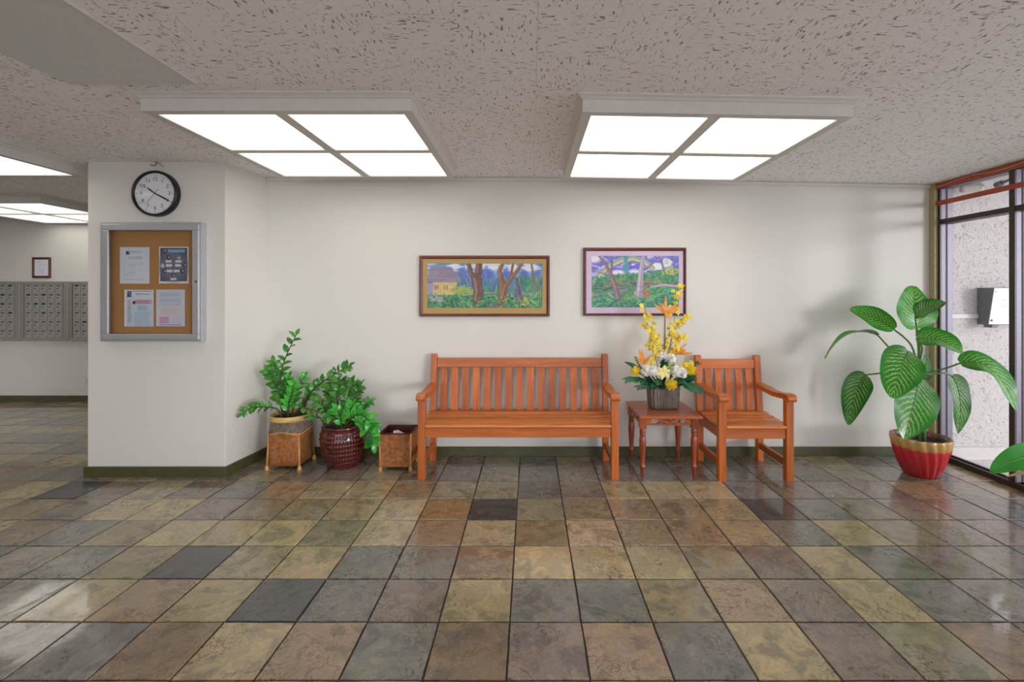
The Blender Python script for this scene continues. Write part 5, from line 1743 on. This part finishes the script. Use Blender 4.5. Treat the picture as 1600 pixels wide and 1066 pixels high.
stem_set(t, [
    ([(508, 667), (502, 655), (492, 650), (482, 652)], [3.80, 3.77, 3.75, 3.74], 7, 0.05, 0.45, 21),
    ([(528, 672), (516, 650), (505, 634), (494, 627)], [3.84, 3.80, 3.77, 3.75], 13, 0.074, 0.25, 22),
    ([(531, 672), (524, 645), (517, 625), (512, 612)], [3.87, 3.86, 3.86, 3.86], 13, 0.074, 0.25, 23),
    ([(534, 672), (531, 645), (526, 622), (528, 607)], [3.86, 3.84, 3.83, 3.83], 14, 0.078, 0.25, 24),
    ([(537, 672), (540, 642), (545, 615), (550, 598)], [3.88, 3.88, 3.89, 3.90], 16, 0.08, 0.25, 25),
    ([(540, 672), (549, 642), (556, 616), (564, 602)], [3.86, 3.86, 3.87, 3.88], 16, 0.08, 0.25, 26),
    ([(543, 672), (556, 650), (565, 636), (577, 628)], [3.88, 3.90, 3.92, 3.94], 13, 0.07, 0.3, 27),
    ([(541, 672), (555, 655), (570, 660), (579, 678), (583, 695)], [3.80, 3.74, 3.71, 3.70, 3.70], 19, 0.088, 0.22, 28, LEAF_B, 0.9),
    ([(536, 672), (546, 655), (560, 648), (574, 655), (584, 668)], [3.78, 3.73, 3.71, 3.70, 3.70], 14, 0.084, 0.25, 29, LEAF_B, 0.9),
    ([(530, 672), (526, 655), (519, 650), (512, 652)], [3.78, 3.74, 3.72, 3.70], 9, 0.07, 0.25, 30),
    ([(534, 672), (533, 655), (530, 646), (526, 640)], [3.76, 3.73, 3.71, 3.70], 10, 0.075, 0.2, 31, LEAF_B),
    ([(538, 672), (543, 655), (548, 642), (552, 632)], [3.78, 3.76, 3.75, 3.74], 12, 0.08, 0.2, 32, LEAF_B),
    ([(530, 672), (522, 640), (518, 610), (528, 596), (545, 597)], [3.92, 3.93, 3.94, 3.94, 3.94], 14, 0.066, 0.35, 33),
])

# woven waste basket
wx0, wx1, wy0, wy1 = -1.190, -0.940, 3.715, 3.955
t = thing('waste_basket', 'square woven rattan basket on bamboo feet, between potted plant and bench', 'basket', ((wx0 + wx1) / 2, (wy0 + wy1) / 2, 0))
zt3 = 0.302
mb = MB()
ins = 0.012
for (lo, hi, m_) in ((0, 0, 'weave'),):
    q = [(wx0 + ins, wy0 + ins), (wx1 - ins, wy0 + ins), (wx1 - ins, wy1 - ins), (wx0 + ins, wy1 - ins)]
    p = [(wx0, wy0), (wx1, wy0), (wx1, wy1), (wx0, wy1)]
    vs_ = [(x, y, 0.036) for x, y in q] + [(x, y, zt3) for x, y in p]
    mb.add(vs_, [(0, 3, 2, 1)] + [(k, (k + 1) % 4, (k + 1) % 4 + 4, k + 4) for k in range(4)])
obj('woven_side', mb, M['weave'], t)
mb = MB()
e = 0.007
q = [(wx0 + ins + e, wy0 + ins + e), (wx1 - ins - e, wy0 + ins + e), (wx1 - ins - e, wy1 - ins - e), (wx0 + ins + e, wy1 - ins - e)]
p = [(wx0 + e, wy0 + e), (wx1 - e, wy0 + e), (wx1 - e, wy1 - e), (wx0 + e, wy1 - e)]
mb.add([(x, y, 0.045) for x, y in q] + [(x, y, zt3) for x, y in p], [(0, 1, 2, 3)] + [(k, k + 4, (k + 1) % 4 + 4, (k + 1) % 4) for k in range(4)])
obj('lining', mb, M['lining'], t)
c4 = [(wx0, wy0), (wx1, wy0), (wx1, wy1), (wx0, wy1)]
for k in range(4):
    (xa, ya), (xb, yb) = c4[k], c4[(k + 1) % 4]
    obj('rim_rail', MB().tube([(xa, ya, zt3), (xb, yb, zt3)], 0.0065, 10), M['lining'], t, smooth=True)
    sx = -1 if xa == wx0 else 1; sy = -1 if ya == wy0 else 1
    lg = obj('corner_post', MB().tube([(xa - sx * 0.006, ya - sy * 0.006, 0.004), (xa - sx * 0.004, ya - sy * 0.004, 0.12), (xa, ya, zt3 + 0.002)], [0.009, 0.008, 0.007], 10), M['bamboo'], t, smooth=True)
    obj('foot', MB().lathe([(0.013, 0.0), (0.016, 0.005), (0.015, 0.03), (0.011, 0.036)], 12, (xa - sx * 0.006, ya - sy * 0.006, 0)), M['bamboo'], lg, smooth=True)
mb = MB()
a, b, c_, d_ = Vector((-1.12, 3.86, 0.285)), Vector((-0.965, 3.84, 0.27)), Vector((-0.96, 3.76, 0.20)), Vector((-1.11, 3.78, 0.21))
vs_ = []
for i in range(5):
    for j in range(4):
        q = a.lerp(b, i / 4).lerp(d_.lerp(c_, i / 4), j / 3)
        vs_.append(q + Vector((0, 0, 0.012 * math.sin(i * 1.7 + j))))
fs_ = [(i * 4 + j, i * 4 + j + 1, i * 4 + j + 5, i * 4 + j + 4) for i in range(4) for j in range(3)]
mb.add(vs_, fs_)
tag(obj('crumpled_paper', mb, M['paper'], None, solid=0.001), 'white crumpled paper lying inside the woven waste basket', 'paper')


# ------------------------------------------------------------------ dieffenbachia
def big_leaf(t, pts, wd, nrm, petiole=None, fold=0.18, wave=0.05, mat=None, twist=0.0, shape=0.8):
    """pts: base, control, tip. UV across and along drives the vein pattern."""
    a, b, c = [Vector(p) for p in pts]
    bez = lambda u: a.lerp(b, u).lerp(b.lerp(c, u), u)
    n, hw_ = 20, 5
    vs, fs, uv = [], [], []
    nrm = Vector(nrm).normalized()
    for k in range(n + 1):
        u = k / n
        p = bez(u)
        tg = (bez(min(1, u + 0.02)) - bez(max(0, u - 0.02))).normalized()
        s = tg.cross(nrm).normalized()
        if twist: s = Quaternion(tg, twist * u) @ s
        nn = s.cross(tg)
        prof = (math.sin(math.pi * (0.02 + 0.97 * u) ** shape) ** 0.60) * (1 - 0.12 * u)
        w = wd * 0.56 * max(prof, 0.015)
        for q in range(-hw_, hw_ + 1):
            e = q / hw_
            off = fold * abs(e) * w + wave * wd * 0.5 * math.sin(u * 11 + (2 if e > 0 else 0)) * e * e
            vs.append(p + s * w * e + nn * off)
            uv.append((e * 0.5 + 0.5, u))
    m = 2 * hw_ + 1
    for k in range(n):
        for q in range(2 * hw_):
            fs.append((k * m + q, k * m + q + 1, (k + 1) * m + q + 1, (k + 1) * m + q))
    lf = obj('leaf', MB().add(vs, fs, uv), mat or M['dieff'], t, smooth=True)
    if petiole:
        obj('petiole', MB().tube(smooth_path([Vector(p) for p in petiole] + [a, bez(0.12)]), [0.0075 - 0.004 * k / 40 for k in range(6 * (len(petiole) + 1) + 1)], 8), M['petiole'], lf, smooth=True)
    # raised pale midrib
    obj('midrib', MB().tube([bez(k / 12) + nrm * 0.001 for k in range(13)], [0.004 - 0.003 * k / 12 for k in range(13)], 6), M['petiole'], lf, smooth=True)
    return lf


def red_pot(t, px, py, R=0.192, H=0.305):
    def flute(r, z, w, j):
        return r * (1 + 0.10 * (abs(math.sin((w + z * 1.1) * 9)) - 0.6) * min(1.0, z / 0.08 + 0.15) * (1.0 if z < 0.29 else 0.6))
    prof = [(0.098, 0.0), (0.104, 0.004), (0.118, 0.03), (0.142, 0.09), (0.164, 0.16), (0.180, 0.225), (0.189, 0.28), (0.192, 0.300), (0.190, 0.306)]
    mb = MB().lathe([(r * R / 0.192, z * H / 0.306) for r, z in prof], 192, (px, py, 0), flute)
    mb.f = [f for f in mb.f if len(f) == 4] + [tuple(range(191, -1, -1))]
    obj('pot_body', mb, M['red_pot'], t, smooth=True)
    mb = MB().lathe([(0.190, 0.306), (0.180, 0.308), (0.165, 0.303), (0.155, 0.292), (0.152, 0.25)], 96, (px, py, 0), None)
    mb.f = [f for f in mb.f if len(f) == 4]
    obj('rim', mb, M['rim_brown'], t, smooth=True)
    obj('soil', MB().lathe([(0.158, 0.262), (0.08, 0.268), (0.0001, 0.27)], 32, (px, py, 0)), M['soil'], t)


M['rim_brown'] = plain('brown_glaze_rim', (110, 72, 46), 0.25, noise=0.1)
ppx, ppy = 3.035, 3.655
t = thing('potted_dieffenbachia', 'large-leaved dieffenbachia in fluted red pot beside the storefront glass', 'plant', (ppx, ppy, 0))
red_pot(t, ppx, ppy)
crown = P(1434, 588, 3.60)
obj('trunk', MB().tube(smooth_path([Vector((ppx, ppy, 0.25)), P(1437, 650, 3.64), P(1435, 615, 3.61), crown]), 0.015, 10), M['petiole'], t, smooth=True)
obj('trunk', MB().tube(smooth_path([Vector((ppx + 0.02, ppy - 0.02, 0.25)), P(1441, 640, 3.61), P(1438, 600, 3.60)]), 0.011, 10), M['petiole'], t, smooth=True)
c1, c2 = P(1434, 580, 3.60), P(1435, 545, 3.63)
big_leaf(t, [P(1432, 514, 3.70), P(1431, 484, 3.68), P(1428, 447, 3.80)], 0.30, (0.0, -1, 0.25), [c1, c2, P(1433, 530, 3.68)], 0.12)
big_leaf(t, [P(1397, 515, 3.74), P(1368, 492, 3.80), P(1328, 483, 3.84)], 0.175, (-0.25, -0.9, 0.55), [c1, P(1424, 540, 3.66)], 0.1)
big_leaf(t, [P(1371, 524, 3.80), P(1322, 503, 3.85), P(1289, 560, 3.90)], 0.16, (-0.25, 0.15, 1.0), [c1, P(1414, 565, 3.66), P(1390, 544, 3.73)], 0.2)
big_leaf(t, [P(1430, 497, 3.60), P(1445, 480, 3.52), P(1477, 472, 3.50)], 0.15, (-0.1, -0.55, 0.8), [c1, P(1437, 540, 3.60)], 0.35)
big_leaf(t, [P(1432, 530, 3.52), P(1472, 523, 3.42), P(1504, 553, 3.34)], 0.22, (0.1, -0.75, 0.7), [c1, P(1440, 552, 3.58), P(1440, 540, 3.55)], 0.2)
big_leaf(t, [P(1421, 550, 3.50), P(1405, 572, 3.32), P(1394, 622, 3.28)], 0.265, (-0.25, -0.9, 0.4), [c1, P(1430, 560, 3.56)], 0.12)
big_leaf(t, [P(1436, 590, 3.50), P(1432, 622, 3.27), P(1413, 686, 3.24)], 0.30, (0.0, -0.95, 0.4), [c1], 0.12)
big_leaf(t, [P(1354, 586, 3.82), P(1334, 600, 3.87), P(1326, 664, 3.90)], 0.19, (-0.55, -0.8, 0.25), [c1, P(1410, 578, 3.66), P(1378, 583, 3.74)], 0.1)
big_leaf(t, [P(1486, 587, 3.62), P(1508, 610, 3.56), P(1497, 678, 3.54)], 0.215, (0.3, -0.95, 0.2), [c1, P(1452, 586, 3.61), P(1472, 583, 3.62)], 0.1)
big_leaf(t, [P(1500, 568, 3.46), P(1558, 552, 3.36), P(1588, 643, 3.28)], 0.20, (0.15, -0.75, 0.65), [c1, P(1450, 582, 3.58), P(1476, 576, 3.52)], 0.2, 0.08)
big_leaf(t, [P(1442, 592, 3.70), P(1448, 576, 3.72), P(1447, 555, 3.75)], 0.11, (0.1, -0.95, 0.3), [c1], 0.1)

# second potted plant just outside the frame; one leaf reaches in at the right edge
qx, qy = 3.05, 2.20
t = thing('potted_foliage_plant', 'plant whose single green leaf pokes in at the lower right edge', 'plant', (qx, qy, 0))
red_pot(t, qx, qy, 0.17, 0.28)
cr = Vector((qx, qy, 0.50))
obj('trunk', MB().tube([(qx, qy, 0.24), cr], 0.013, 10), M['petiole'], t, smooth=True)
lf_green = leaf_mat('plain_green_leaf', (34, 118, 30), (60, 150, 52), None, 0.3)
big_leaf(t, [P(1665, 712, 2.28), P(1600, 704, 2.26), P(1548, 738, 2.24)], 0.12, (0.0, -0.7, 0.75), [cr, P(1700, 700, 2.25)], 0.2, mat=lf_green)
big_leaf(t, [cr + Vector((0.05, -0.15, 0.12)), cr + Vector((0.08, -0.25, 0.16)), cr + Vector((0.1, -0.4, 0.05))], 0.14, (0, -0.3, 1), [cr], 0.2, mat=lf_green)
big_leaf(t, [cr + Vector((0.1, 0.05, 0.15)), cr + Vector((0.18, 0.08, 0.22)), cr + Vector((0.26, 0.1, 0.15))], 0.13, (0, -0.6, 0.8), [cr], 0.2, mat=lf_green)
big_leaf(t, [cr + Vector((0.0, -0.05, 0.18)), cr + Vector((0.0, -0.1, 0.26)), cr + Vector((0.02, -0.16, 0.38))], 0.14, (0, -0.9, 0.3), [cr], 0.2, mat=lf_green)
mb = MB(); blade(mb, [P(1640, 735, 2.25), P(1590, 738, 2.23), P(1571, 746, 2.22)], 0.008, Vector((0, -0.8, 0.6)), 6)
obj('yellow_leaf', mb, M['stem_brown'], t, solid=0.002)
